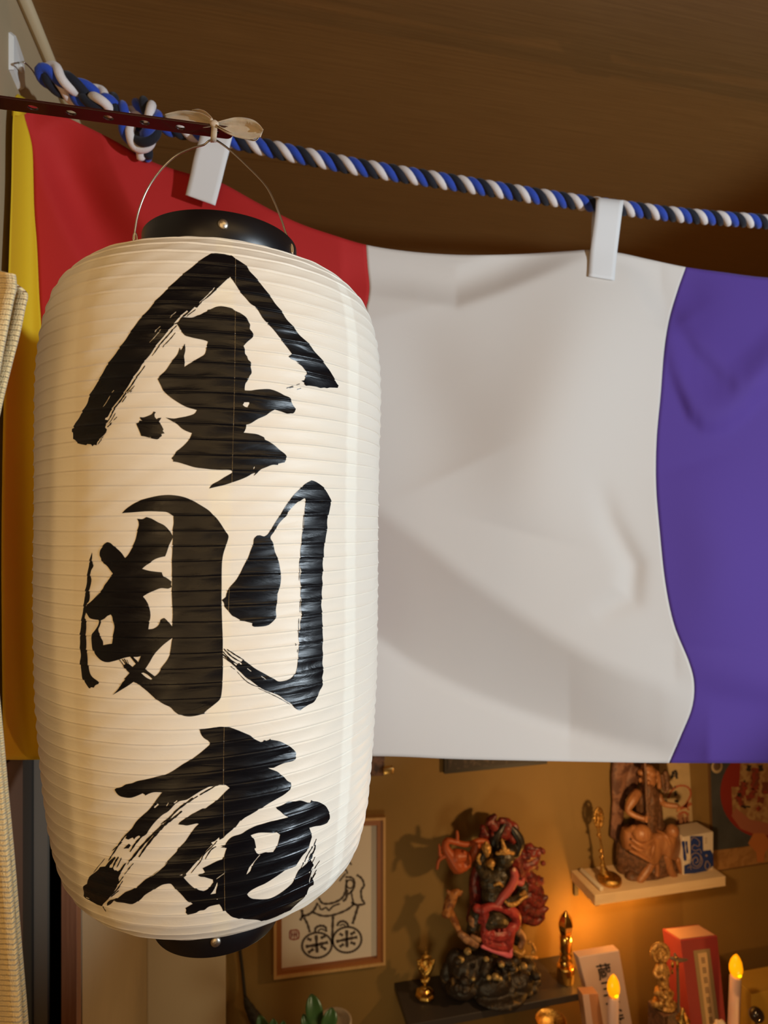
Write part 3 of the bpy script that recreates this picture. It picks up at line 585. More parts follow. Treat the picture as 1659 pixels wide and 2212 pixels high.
# ------------------------------------------------------------------ wall hook
YC = 1.03
m_white_pl = mat('white plastic', (0.74, 0.71, 0.66), 0.4)
def hook():
    t = thing('wall_hook', 'white diamond-shaped plastic wall plate with a bent wire hook, at the upper left', 'hook', pX(22, 150, XL))
    pts = [(18.5, 70), (24, 69), (30, 84), (44, 125), (47, 190), (44, 195), (38, 193), (20, 152), (18.5, 150)]
    q = M(); base = [pX(u, v, XL) for u, v in pts]; n = len(base); c = sum(base, Vector()) / n
    top = [c + (p - c) * 0.9 + Vector((0.006, 0, 0)) for p in base]
    vs = base + top + [c + Vector((0.0085, 0, 0))]; fs = [(i, (i + 1) % n, n + (i + 1) % n, n + i) for i in range(n)] + [(n + i, n + (i + 1) % n, 2 * n) for i in range(n)]
    q.add(vs, fs); obj('plate', q, m_white_pl, t, smooth=False, bevel=0.0008)
    q = M(); p0 = pX(41, 135, XL + 0.008); q.tube(spline([p0, pY(50, 134, 0.985), pY(60, 141, 0.995), pY(70, 152, 1.005), pY(76, 162, 1.015), pY(84, 171, 1.02), pY(92, 172, 1.015), pY(98, 163, 1.005)], 5), 0.0011, 8)
    obj('wire', q, m_steel, t)
    q = M(); q.box(pX(45, 147, XL + 0.010), (0.006, 0.008, 0.010)); obj('catch', q, m_white_pl, t, bevel=0.002)
hook()
# ------------------------------------------------------------------ twisted rope
m_rb = mat('blue cotton strand', (0.012, 0.055, 0.42), 0.8, bump=0.8, bscale=700, sheen=0.25)
m_rk = mat('navy black cotton strand', (0.006, 0.007, 0.016), 0.85, bump=0.8, bscale=700, sheen=0.1)
m_rw = mat('white cotton strand', (0.80, 0.72, 0.68), 0.85, bump=0.8, bscale=700, sheen=0.3)
def rope():
    t = thing('twisted_rope', 'thick blue, white and black twisted rope, knotted at the left, the banner hangs from it', 'rope', pY(100, 165, 1.0))
    Y0 = 1.035
    main = [(2000, 512, 0), (1830, 498, 0), (1659, 480, 0), (1477, 465.5, 0), (1340, 449, 0), (1200, 430, 0), (1000, 398, 0), (780, 362, 0), (680, 342, 0), (600, 325, 0), (541, 311, 0), (470, 296, 0), (400, 283, 0.0), (360, 273, -0.004), (330, 262, -0.008)]
    loop = [(305, 262, -0.02), (282, 262, -0.02), (258, 250, -0.02), (228, 222, -0.040), (190, 222, -0.028), (158, 208, -0.016), (128, 188, -0.024), (103, 172, -0.03), (97, 156, -0.036), (118, 156, -0.038), (148, 178, -0.040), (182, 194, -0.030), (215, 206, -0.018), (242, 220, -0.024), (262, 240, -0.034), (272, 262, -0.03),
            (280, 290, -0.026), (298, 310, -0.022), (318, 302, -0.034), (330, 276, -0.046), (330, 247, -0.046), (312, 230, -0.03), (296, 238, -0.008), (288, 262, 0.004), (290, 290, 0.0), (302, 312, -0.006), (312, 330, -0.006), (316, 345, -0.004)]
    P = [pY(u, v, Y0 + dy) for u, v, dy in main + loop]
    C = [Vector(p) for p in spline(P, 10)]
    # resample evenly
    L = [0.0]
    for i in range(1, len(C)): L.append(L[-1] + (C[i] - C[i - 1]).length)
    N = int(L[-1] / 0.0022); pts = []
    A = np.array([tuple(c) for c in C]); xs = np.linspace(0, L[-1], N)
    cc = [Vector(tuple(np.interp(x, L, A[:, k]) for k in range(3))) for x in xs]
    lmain = L[len(main) * 10 - 12]
    for k, (m_, nm) in enumerate(((m_rw, 'white_strand'), (m_rb, 'blue_strand'), (m_rk, 'black_strand'))):
        line = []; rad = []; phi = 2 * math.pi * k / 3 + 0.6; nrm = Vector((0, 0, 1))
        for i in range(N):
            T = (cc[min(i + 1, N - 1)] - cc[max(i - 1, 0)]).normalized()
            nrm = nrm - T * nrm.dot(T); nrm.normalize(); bi = T.cross(nrm)
            inm = xs[i] < lmain
            b_ = 0.0068 if inm else 0.0070; phi += 0.0022 / (0.0525 if inm else 0.070) * 2 * math.pi
            line.append(cc[i] + nrm * math.cos(phi) * b_ + bi * math.sin(phi) * b_); rad.append(0.0066 if inm else 0.0067)
        rad[-1] *= 0.6
        q = M(); q.tube(line, rad, 12); obj(nm, q, m_, t)
rope()
# ------------------------------------------------------------------ temple banner
def cloth(name, col, **k):
    m = mat(name, col, 0.82, sheen=k.pop('sheen', 0.12), **k); nt = m.node_tree; b = nt.nodes['Principled BSDF']
    tc = nt.nodes.new('ShaderNodeTexCoord'); w1 = nt.nodes.new('ShaderNodeTexNoise'); w1.inputs['Scale'].default_value = 900; w1.inputs['Detail'].default_value = 2
    nt.links.new(tc.outputs['Object'], w1.inputs['Vector']); bp = nt.nodes.new('ShaderNodeBump'); bp.inputs['Strength'].default_value = 0.25; bp.inputs['Distance'].default_value = 0.0004
    nt.links.new(w1.outputs['Fac'], bp.inputs['Height']); nt.links.new(bp.outputs['Normal'], b.inputs['Normal']); return m
m_yel = cloth('yellow banner cloth', (0.70, 0.46, 0.006), sheen=0.0); m_red = cloth('red banner cloth', (0.50, 0.014, 0.012), sheen=0.0)
m_whi = cloth('white banner cloth', (0.72, 0.65, 0.58)); m_pur = cloth('purple banner cloth', (0.085, 0.032, 0.27))
m_tab = cloth('white tab cloth', (0.80, 0.77, 0.74))
def curve_y(pts):
    s_ = spline(pts, 8); a = np.array(s_); o_ = np.argsort(a[:, 0]); return lambda u: float(np.interp(u, a[o_, 0], a[o_, 1]))
def curve_x(pts):
    s_ = spline(pts, 8); a = np.array(s_); o_ = np.argsort(a[:, 1]); return lambda v: float(np.interp(v, a[o_, 1], a[o_, 0]))
top_c = curve_y([(-20, 200), (20, 202), (35, 205), (60, 225), (105, 238), (150, 256), (240, 300), (330, 350), (435, 383), (480, 396), (560, 440), (640, 480), (720, 508), (795, 530), (880, 543), (970, 550), (1050, 551), (1150, 548), (1275, 540), (1335, 546), (1400, 560), (1481, 577), (1560, 588), (1659, 600), (1800, 606), (1950, 600)])
bot_c = curve_y([(-20, 1641), (80, 1641), (400, 1636), (800, 1633), (1000, 1640), (1300, 1646), (1445, 1648), (1659, 1648), (1950, 1646)])
seam_l = curve_x([(35, 203), (28, 260), (25, 400), (21, 520), (17, 640), (8, 900), (4, 1200), (6, 1500), (8, 1645)])
seam_yr = curve_x([(50, 200), (50, 242), (66, 300), (71, 340), (74, 450), (80, 530), (85, 640), (89, 700), (100, 900), (104, 1300), (100, 1645)])
seam_rw = curve_x([(790, 500), (791, 532), (794, 575), (798, 618), (795, 650), (790, 700), (795, 1000), (800, 1640)])
seam_wp = curve_x([(1484, 560), (1481, 577), (1464, 625), (1445, 690), (1434, 760), (1427, 850), (1418, 950), (1417, 1050), (1425, 1150), (1437, 1260), (1456, 1350), (1488, 1430), (1499, 1478), (1494, 1530), (1470, 1590), (1445, 1648)])
seam_r = curve_x([(1950, 500), (1950, 1000), (1950, 1700)])
def seg(u, v, pts, width, h, side=0.0, crease=False):
    """soft fold along a polyline (pixels); crease: a sharp line with a slope on its upper / right side only"""
    best = 1e9; sd = 0; tt = 0; n = len(pts) - 1
    for i in range(n):
        ax_, ay = pts[i]; bx2, by2 = pts[i + 1]; dx, dy = bx2 - ax_, by2 - ay; l2 = dx * dx + dy * dy
        f = max(0, min(1, ((u - ax_) * dx + (v - ay) * dy) / l2)); px_, py_ = ax_ + f * dx, ay + f * dy
        d = math.hypot(u - px_, v - py_)
        if d < best: best = d; sd = -(dx * (v - ay) - dy * (u - ax_)) / math.sqrt(l2); tt = (i + f) / n
    e = math.sin(math.pi * min(1, max(0, 0.02 + 0.96 * tt))) ** 0.7
    if crease:
        x = math.log1p(math.exp(min(30, sd / 5.0))) * 5.0 / width
        return h * e * x * math.exp((1 - x * x) / 2) * math.exp(-(max(0, best - abs(sd)) / 60) ** 2)
    return h * e * math.exp(-(best / (width * (1 - side * math.tanh(sd / 12)))) ** 2)
FOLDS = [  # (polyline, width, height towards the camera, asymmetry, crease)
    ([(1290, 1040), (1318, 1130), (1366, 1220), (1362, 1290), (1280, 1330)], 26, -0.007, 0.0, False),
    ([(1310, 560), (1250, 760), (1180, 960), (1130, 1150)], 130, 0.022, 0.0, False),
    ([(1330, 548), (1385, 640), (1440, 720)], 45, -0.010, 0, True),
    ([(860, 680), (900, 850), (980, 1020)], 120, -0.016, 0.0, False),
    ([(64, 285), (95, 390), (145, 500), (230, 660)], 70, -0.030, 0, True),
    ([(120, 300), (230, 400), (350, 520), (420, 640)], 60, 0.012, 0.0, False),
    ([(470, 400), (560, 520), (680, 640)], 60, 0.008, 0.0, False),
    ([(1470, 560), (1480, 640), (1460, 720)], 60, -0.008, 0.0, False), ([(1500, 1000), (1560, 1200), (1540, 1400)], 90, 0.012, 0.0, False),
]
up_c = curve_y([(0, 600), (500, 880), (700, 1015), (825, 1105), (900, 1160), (1000, 1240), (1100, 1310), (1200, 1375), (1300, 1430), (1400, 1470), (1520, 1500), (2000, 1520)])
lo_c = curve_y([(0, 900), (500, 1180), (700, 1320), (825, 1395), (900, 1445), (1000, 1495), (1100, 1535), (1200, 1570), (1300, 1600), (1400, 1622), (1520, 1640), (2000, 1660)])
def bandf(u, v):
    a, b_ = up_c(u), lo_c(u); D = 0.075 * max(0, min(1, (1530 - u) / 300)) ** 0.8 * max(0, min(1, (u - 150) / 300))
    if v < a: return 0.0
    if v < b_: return -D * (v - a) / (b_ - a)
    return -D * math.exp(-((v - b_) / 110))
def lin(pts): xs = [p[0] for p in pts]; ys = [p[1] for p in pts]; return xs[0], xs[-1], (lambda u: float(np.interp(u, xs, ys)))
VC = [(lin([(740, 634), (900, 650), (985, 665), (1080, 632), (1180, 592), (1290, 546)]), 55, -0.024, 3),
      (lin([(1430, 660), (1455, 698), (1510, 777), (1560, 828), (1593, 851), (1640, 858), (1700, 850)]), 50, 0.010, 8),
      (lin([(1440, 800), (1463, 855), (1491, 915), (1519, 939), (1545, 941), (1574, 932), (1610, 905), (1659, 851), (1760, 760)]), 55, 0.018, 5),
      (lin([(1460, 1480), (1570, 1508), (1720, 1535), (1900, 1550)]), 60, 0.012, 8)]
def vcr(u, v):
    h = 0
    for (x0, x1, c), w_, D, soft in VC:
        if x0 < u < x1:
            d = (c(u) - v); x = math.log1p(math.exp(min(30, d / soft))) * soft / w_; f = (u - x0) / (x1 - x0)
            h += D * math.sin(math.pi * min(1, max(0, f))) ** 0.6 * x * math.exp((1 - x * x) / 2)
    return h
def banner_Y(u, v):
    h = 1.5 * sum(seg(u, v, *f_) for f_ in FOLDS)
    h += vcr(u, v)
    h += sum(bandf(u, v + d) for d in (-16, -8, 0, 8, 16)) / 5
    h += 0.004 * math.sin(u * 0.006 + v * 0.003) + 0.002 * math.sin(v * 0.011 - u * 0.004)
    Yv = YC - h
    if u < 75:                                                   # the yellow edge turns towards the viewer along the wall
        Yv -= 0.00002 * (75 - u) ** 2
    r = ray(u, v)
    if r.x < 0: Yv = min(Yv, (XL + 0.004) / r.x * r.y)
    return Yv
def banner():
    t = thing('temple_banner', 'large hanging banner of yellow, red, white and purple cloth panels behind the lantern', 'banner', pY(500, 1636, YC))
    def panel(name, sl, sr, m_, nu, nv):
        rows = []
        for j in range(nv + 1):
            f = j / nv; row = []
            for i in range(nu + 1):
                g = i / nu; v = 300 + f * 1300
                for _ in range(3):
                    u = sl(v) * (1 - g) + sr(v) * g; v = top_c(u) * (1 - f) + bot_c(u) * f
                row.append(pY(u, v, banner_Y(u, v)))
            rows.append(row)
        q = M(); q.grid(rows); return obj(name, q, m_, t, solid=0.0008)
    panel('yellow_panel', seam_l, seam_yr, m_yel, 14, 120); panel('red_panel', seam_yr, seam_rw, m_red, 90, 130)
    panel('white_panel', seam_rw, seam_wp, m_whi, 110, 150); panel('purple_panel', seam_wp, seam_r, m_pur, 60, 130)
    def tab(front, back, Yf):
        # front: left and right edges as (u, v) lists from bottom up over the rope; back part behind
        rows = []
        for (l, r_, dy) in front:
            row = []
            for k in range(7):
                u, v = l[0] + (r_[0] - l[0]) * k / 6, l[1] + (r_[1] - l[1]) * k / 6
                row.append(pY(u, v, min(Yf + dy, banner_Y(u, v) - 0.004) if (dy < 0 and v > top_c(u) - 45) else (max(Yf + dy, banner_Y(u, v) + 0.004) if v > top_c(u) - 20 else Yf + dy)))
            rows.append(row)
        q = M(); R2 = []
        for k in range(7): R2.append([Vector(p) for p in spline([row[k] for row in rows], 5)])
        q.grid(R2); return obj('hanging_loop', q, m_tab, t, solid=0.0012)
    tab([((1271.5, 597), (1327, 606), -0.012), ((1275, 545), (1332, 552), -0.012), ((1281, 500), (1337, 510), -0.016), ((1286, 460), (1342, 470), -0.022), ((1287.5, 433), (1346, 440), -0.018), ((1287, 427), (1346, 434), 0.0), ((1284, 440), (1342, 448), 0.022), ((1279, 470), (1336, 480), 0.018), ((1276, 545), (1330, 550), 0.006), ((1276, 580), (1328, 590), 0.006)], None, YC)
    tab([((401, 421), (465, 444), -0.012), ((411, 378), (478, 395), -0.013), ((419, 340), (489, 350), -0.018), ((428, 310), (496, 318), -0.022), ((436, 280), (503, 290), -0.018), ((438, 272), (504, 282), 0.0), ((436, 290), (502, 300), 0.022), ((425, 330), (492, 340), 0.016), ((410, 385), (476, 398), 0.006), ((405, 410), (470, 425), 0.006)], None, YC)
    # small flap of the yellow corner over the plate's lower end
    q = M(); q.grid([[pY(27, 217, 0.99), pY(38, 203, 0.99), pY(54, 212, 1.0)], [pY(26, 250, 0.985), pY(40, 250, 0.99), pY(56, 246, 1.005)]]); obj('corner_flap', q, m_yel, t, solid=0.001)
banner()
# ------------------------------------------------------------------ coarse woven curtain, near left
def near_curtain():
    m = mat('coarse cream weave', (0.96, 0.74, 0.38), 0.85, sheen=0.3); nt = m.node_tree; b = nt.nodes['Principled BSDF']
    uvn = nt.nodes.new('ShaderNodeUVMap'); mp = nt.nodes.new('ShaderNodeMapping'); mp.inputs['Scale'].default_value = (60, 1, 1)
    w1 = nt.nodes.new('ShaderNodeTexWave'); w1.bands_direction = 'Y'; w1.inputs['Scale'].default_value = 62; w1.inputs['Distortion'].default_value = 1.4; w1.inputs['Detail'].default_value = 3; w1.inputs['Detail Scale'].default_value = 1.5
    w2 = nt.nodes.new('ShaderNodeTexNoise'); w2.inputs['Scale'].default_value = 90
    mix = nt.nodes.new('ShaderNodeMath'); mix.operation = 'ADD'
    nt.links.new(uvn.outputs['UV'], w1.inputs['Vector']); nt.links.new(uvn.outputs['UV'], w2.inputs['Vector'])
    nt.links.new(w1.outputs['Fac'], mix.inputs[0]); nt.links.new(w2.outputs['Fac'], mix.inputs[1])
    bp = nt.nodes.new('ShaderNodeBump'); bp.inputs['Strength'].default_value = 0.9; bp.inputs['Distance'].default_value = 0.0022
    nt.links.new(mix.outputs[0], bp.inputs['Height']); nt.links.new(bp.outputs['Normal'], b.inputs['Normal'])
    t = thing('woven_curtain', 'coarse cream woven cloth curtain hanging close by at the left edge', 'curtain', pd(-60, 2300, 0.40))
    def sheet(name, edge, dd, wid):
        e = spline([(v, u, 0) for u, v in edge], 8); rows = []; uv = []
        for j, (v, u, _) in enumerate(e):
            row = []
            for k in range(13):
                g = k / 12; uu = u - wid * g
                row.append(pd(uu, v - 14 * math.sin(g * 3.1) * (1 if j < 3 else 0.2), 0.42 + dd + 0.035 * (1 - math.cos(g * 5.0)) * 0.5 - 0.016 * (1 - g) ** 2 + 0.004 * (1 - g) ** 14 + 0.003 * math.sin(v * 0.01)))
                uv.append((g, v / 2212))
            rows.append(row)
        q = M(); q.grid(rows); o = obj(name, q, m, t, solid=0.003)
        ul = o.data.uv_layers.new(name='UVMap')
        for l in o.data.loops: ul.data[l.index].uv = uv[l.vertex_index]
        return o
    sheet('front_fold', [(30, 592), (32, 604), (32, 625), (26, 650), (10, 730), (-8, 830), (-25, 950), (-32, 1150), (-22, 1400), (-8, 1560), (5, 1700), (18, 1850), (32, 2020), (46, 2212), (52, 2330)], 0.0, 190)
    sheet('back_fold', [(30, 612), (52, 628), (57, 640), (52, 662), (40, 720), (22, 790), (0, 880), (-18, 980), (-25, 1150), (-14, 1400), (0, 1545), (14, 1700), (28, 1850), (42, 2020), (58, 2212), (64, 2330)], 0.012, 190)
near_curtain()
# ------------------------------------------------------------------ back wall: picture, shelves, altar
m_gold = mat('polished gold', (0.90, 0.58, 0.16), 0.16, 1.0, bump=0.25, bscale=150)
m_gold2 = two_tone('cast gold', (0.85, 0.52, 0.13), (0.45, 0.24, 0.05), 260, rough=0.25, metal=1.0, bump=0.8)
m_gild = two_tone('gilded wood', (0.62, 0.36, 0.10), (0.33, 0.16, 0.04), 160, rough=0.45, metal=0.35, bump=0.9)
m_pine = wood_material('pale pine', (0.80, 0.58, 0.34), (0.86, 0.65, 0.40), (3, 20, 20), 4.0, 0.5)
m_blackshelf = mat('dark grey laminate', (0.050, 0.042, 0.042), 0.42, bump=0.2, bscale=90)
m_carved = two_tone('carved camphor wood', (0.40, 0.17, 0.06), (0.28, 0.11, 0.04), 60, 0.35, 0.65, rough=0.45, bump=0.4, stretch=(1, 1, 0.4))
m_carvedd = two_tone('dark carved wood', (0.10, 0.045, 0.02), (0.17, 0.075, 0.035), 70, rough=0.55, bump=0.8)
def strokes_on(name, txt, Y, wpx, m_, parent, tile=None, sc=5.53, thick=0.0006, lean=None):
    """drawn lines as thin raised ribbons on the sheet at depth Y"""
    polys = []
    for s_ in txt.replace('\n', '|').split('|'):
        s_ = s_.strip()
        if not s_: continue
        a = s_.split(None, 1); wd = float(a[0]); polys.append(stroke_poly(tr(a[1], sc), wd / sc * 1.25, taper=False))
    q = M()
    for P in polys:
        n = len(P) // 2; L_, R_ = P[:n], P[n:][::-1]
        f = lean or (lambda u, v: pY(u, v, Y))
        q.grid([[f(*a) for a in L_], [f(*a) for a in R_]])
    return obj(name, q, m_, parent, smooth=False, solid=thick)
def fitquad(cs, Y): return [pY(u, v, Y) for u, v in cs]
# --- framed ink drawing
def framed():
    t = thing('framed_drawing', 'ink drawing of robed figure on two bales in a narrow wooden frame, by the lantern', 'picture', pY(712, 2100, 1.94))
    m_lip = wood_material('light oak lip', (0.58, 0.34, 0.14), (0.66, 0.42, 0.19), (30, 30, 1), 3.0)
    m_mat = mat('brown inner moulding', (0.33, 0.12, 0.035), 0.45)
    m_paper = mat('drawing paper', (0.80, 0.75, 0.72), 0.8, bump=0.2)
    outer = [(591.5, 2117), (833, 2085), (833, 1766), (591.5, 1775)]
    c = (712, 1935)
    def inset(P, dl, dt, dr, db):
        (x0, y0), (x1, y1), (x2, y2), (x3, y3) = P
        return [(x0 + dl, y0 - db - dl * 0.13), (x1 - dr, y1 - db + dr * 0.13), (x2 - dr, y2 + dt), (x3 + dl, y3 + dt)]
    lip = inset(outer, 6, 6, 5, 6); inn = inset(lip, 11, 11, 13, 11)
    def ring(name, O, I, Yf, Yb, m_, par):
        q = M(); o_, i_ = fitquad(O, Yf), fitquad(I, Yf); ob, ib = [Vector((p.x, Yb, p.z)) for p in o_], [Vector((p.x, Yb, p.z)) for p in i_]
        vs = o_ + i_ + ob + ib; fs = []
        for k in range(4):
            j = (k + 1) % 4; fs += [(k, j, 4 + j, 4 + k), (k, 8 + k, 8 + j, j), (4 + k, 4 + j, 12 + j, 12 + k), (8 + k, 12 + k, 12 + j, 8 + j)]
        q.add(vs, fs); return obj(name, q, m_, par, smooth=False)
    fr = ring('frame', outer, lip, 1.925, 1.9495, m_lip, t); fr['label'] = 'light wooden outer lip'
    ring('inner_moulding', lip, inn, 1.931, 1.949, m_mat, t)
    q = M(); a = fitquad(inn, 1.944); q.add(a + [p + Vector((0, .004, 0)) for p in a], [(0, 1, 2, 3), (7, 6, 5, 4), (0, 4, 5, 1), (1, 5, 6, 2), (2, 6, 7, 3), (3, 7, 4, 0)]); sheet = obj('sheet', q, m_paper, t, smooth=False)
    m_line = mat('grey brown ink line', (0.075, 0.055, 0.05), 0.7)
    TILES['N'] = (640, 1680)
    el = lambda cx, cy, rx, ry, rot, n=20: ' '.join('%.0f,%.0f' % (cx + rx * math.cos(a) * math.cos(rot) - ry * math.sin(a) * math.sin(rot), cy + rx * math.cos(a) * math.sin(rot) + ry * math.sin(a) * math.cos(rot)) for a in np.linspace(0, 2 * math.pi, n + 1))
    S = '20 M ' + el(690, 895, 178, 150, -0.1) + '|20 M ' + el(1050, 830, 172, 152, -0.2) + """|28 M 680,775 692,985|28 M 555,912 690,890 822,860|26 M 575,815 625,835|26 M 790,782 735,812|26 M 585,985 650,938|26 M 735,905 800,948
28 M 1045,715 1048,920|26 M 920,852 1050,822 1172,798|24 M 960,755 1000,780|26 M 1145,735 1090,768|26 M 960,915 1010,880|26 M 1090,860 1150,882
22 M 668,735 678,685 735,662 790,678 800,735|14 M 700,725 745,700 780,720|22 M 930,665 955,622 1005,608 1050,635 1062,672|12 M 960,665 1000,645 1030,665|24 M 882,550 876,700 875,880
22 M 535,565 575,640 605,740|24 M 1182,425 1150,530 1115,640|20 M 640,500 760,545 900,530 1050,470 1140,395|22 M 700,390 650,480 585,530 520,550 490,600|26 M 508,470 522,560
20 M 712,330 760,395 870,392 980,340 1030,250 1045,110|16 M 715,415 740,470 800,445 830,480 870,440 900,420 965,400|20 M 1165,55 1225,100 1252,180 1218,240 1225,340 1255,400 1160,412 1100,380
18 M 1030,80 1110,90 1140,150 1120,230 1060,290|22 M 1050,230 1040,330 1000,370|16 M 1100,240 1110,320 1130,395|14 M """ + el(1085, 165, 42, 50, 0) + """|14 M 960,130 990,90 1030,40
18 N 630,700 665,760 670,850 650,930 600,960|14 N 590,830 640,850 600,900|16 N 560,990 620,1000 660,1040|14 N 545,1060 600,1110 610,1150"""
    strokes_on('ink_lines', S, 1.9434, 1, m_line, sheet)
    m_seal = mat('red seal', (0.33, 0.045, 0.035), 0.7)
    strokes_on('seal_stamp', '12 M 368,722 462,718 466,812 372,818 368,722|10 M 390,735 388,805|10 M 420,730 418,810|10 M 445,730 446,805|9 M 380,770 455,765', 1.9434, 1, m_seal, sheet)
    q = M(); q.box(((pY(712, 1766, 1.94)).x, 1.945, pY(712, 1766, 1.94).z - 0.02), (0.02, 0.008, 0.02)); obj('hanger', q, m_mat, t)
framed()
# --- dark hanging picture higher up, mostly behind the banner
def darkpic():
    t = thing('dark_picture', 'dark mottled hanging picture peeking out under the white banner panel', 'picture', pY(1070, 1665, 1.945))
    m_d = two_tone('dark painting', (0.025, 0.018, 0.018), (0.12, 0.085, 0.07), 55, 0.5, 0.72, rough=0.6, bump=0.0)
    m_b = mat('dark border', (0.018, 0.014, 0.012), 0.5)
    A = [(960, 1672), (1182, 1650), (1182, 1380), (960, 1390)]
    a = fitquad(A, 1.935); q = M(); q.add(a + [Vector((p.x, 1.9495, p.z)) for p in a], [(0, 1, 2, 3), (7, 6, 5, 4), (0, 4, 5, 1), (1, 5, 6, 2), (2, 6, 7, 3), (3, 7, 4, 0)]); obj('border', q, m_b, t, smooth=False)
    a = fitquad([(967, 1663), (1175, 1643), (1175, 1390), (967, 1400)], 1.934); q = M(); q.add(a, [(0, 1, 2, 3)]); obj('canvas', q, m_d, t, smooth=False, solid=0.001)
darkpic()
def darkbox():
    t = thing('wall_bracket', 'small dark wooden bracket with a gold end cap, under the banner beside the lantern', 'bracket', pY(810, 1672, 1.94))
    q = M(); a = [(770, 1678), (828, 1676), (834, 1600), (770, 1600)]; f_, b_ = fitquad(a, 1.90), [Vector((p.x, 1.9495, p.z)) for p in fitquad(a, 1.90)]
    q.add(f_ + b_, [(0, 1, 2, 3), (7, 6, 5, 4), (0, 4, 5, 1), (1, 5, 6, 2), (2, 6, 7, 3), (3, 7, 4, 0)]); obj('arm', q, m_carvedd, t, smooth=False, bevel=0.001)
    q = M(); c = pY(838, 1663, 1.89); q.box(c, (0.032, 0.02, 0.020)); e = obj('end_cap', q, mat('brass cap', (0.8, 0.5, 0.16), 0.3, 1.0), t, bevel=0.003)
darkbox()
# --- shelves
def shelf_board(name, X0, X1, Y0, Z, th, m_, parent):
    q = M(); q.box(W((X0 + X1) / 2, (Y0 + YB) / 2 - 0.0005, Z - th / 2), (X1 - X0, YB - Y0 - 0.001, th)); return obj(name, q, m_, parent, smooth=False, bevel=0.0015)
ZS1 = -1.472; ZS2 = -1.188; ZA = -1.93
t = thing('wall_shelf', 'dark grey wall shelf carrying the red flamed guardian statue', 'shelf', W(0.78, 1.86, ZS1 - 0.06))
shelf_board('board', 0.4785, 1.083, 1.775, ZS1, 0.022, m_blackshelf, t)
for x in (0.58, 1.02):
    q = M(); q.box(W(x, YB - 0.01, ZS1 - 0.062), (0.022, 0.018, 0.08)); q.box(W(x, 1.87, ZS1 - 0.029), (0.022, 0.14, 0.010)); obj('bracket', q, m_blackshelf, t, smooth=False)
t = thing('wall_shelf', 'pale pine wall shelf carrying the seated wooden figure', 'shelf', W(1.35, 1.86, ZS2 - 0.08))
b_ = shelf_board('board', 1.103, 1.593, 1.80, ZS2, 0.033, m_pine, t)
for x in (1.118, 1.56):
    q = M(); q.box(W(x, YB - 0.006, ZS2 - 0.058), (0.014, 0.010, 0.05)); q.box(W(x, 1.875, ZS2 - 0.0375), (0.014, 0.13, 0.008)); obj('bracket', q, m_blackshelf, t, smooth=False)
m_altar = mat('black lacquer altar', (0.05, 0.03, 0.018), 0.35)
t = thing('altar_table', 'dark lacquered altar table under the shelves, below the picture edge', 'table', W(0.8, 1.6, ZF))
q = M(); q.box(W(0.95, 1.60, ZA - 0.02), (2.1, 0.68, 0.04)); obj('tabletop', q, m_altar, t, smooth=False, bevel=0.004)
for x in (-0.05, 1.95):
    for y in (1.3, 1.9):
        q = M(); q.box(W(x, y, (ZA - 0.04 + ZF) / 2), (0.06, 0.06, ZA - 0.04 - ZF)); obj('leg', q, m_altar, t, smooth=False)

# helper to model a figure from photo measurements: (u, v, dy, radius in px) chains at base plane Y0
class Fig:
    def __init__(s, Y0): s.Y0 = Y0; s.q = M()
    def P(s, u, v, dy=0): return pY(u, v, s.Y0 + dy)
    def R(s, u, r): return r * depthY(u, s.Y0) / F
    def t(s, chain, n=10, flat=1.0, k=4):
        c = spline(chain, k) if len(chain) > 2 else chain
        s.q.tube([s.P(a[0], a[1], a[2]) for a in c], [max(0.0008, s.R(a[0], a[3])) for a in c], n, flat=flat); s.q.ell(s.P(*chain[0][:3]), s.R(chain[0][0], chain[0][3])); s.q.ell(s.P(*chain[-1][:3]), s.R(chain[-1][0], chain[-1][3])); return s
    def e(s, u, v, dy, rx, ry, rz=None, rot=None):
        k = depthY(u, s.Y0) / F; s.q.ell(s.P(u, v, dy), (rx * k, (rz if rz else rx) * k, ry * k), rot); return s
    def put(s, name, m_, parent, remesh=0.0022, disp=0.0, dscale=0.01, label=None):
        o = obj(name, s.q, m_, parent, remesh=remesh, disp=disp, dscale=dscale); s.q = M()
        if label: o['label'] = label
        return o
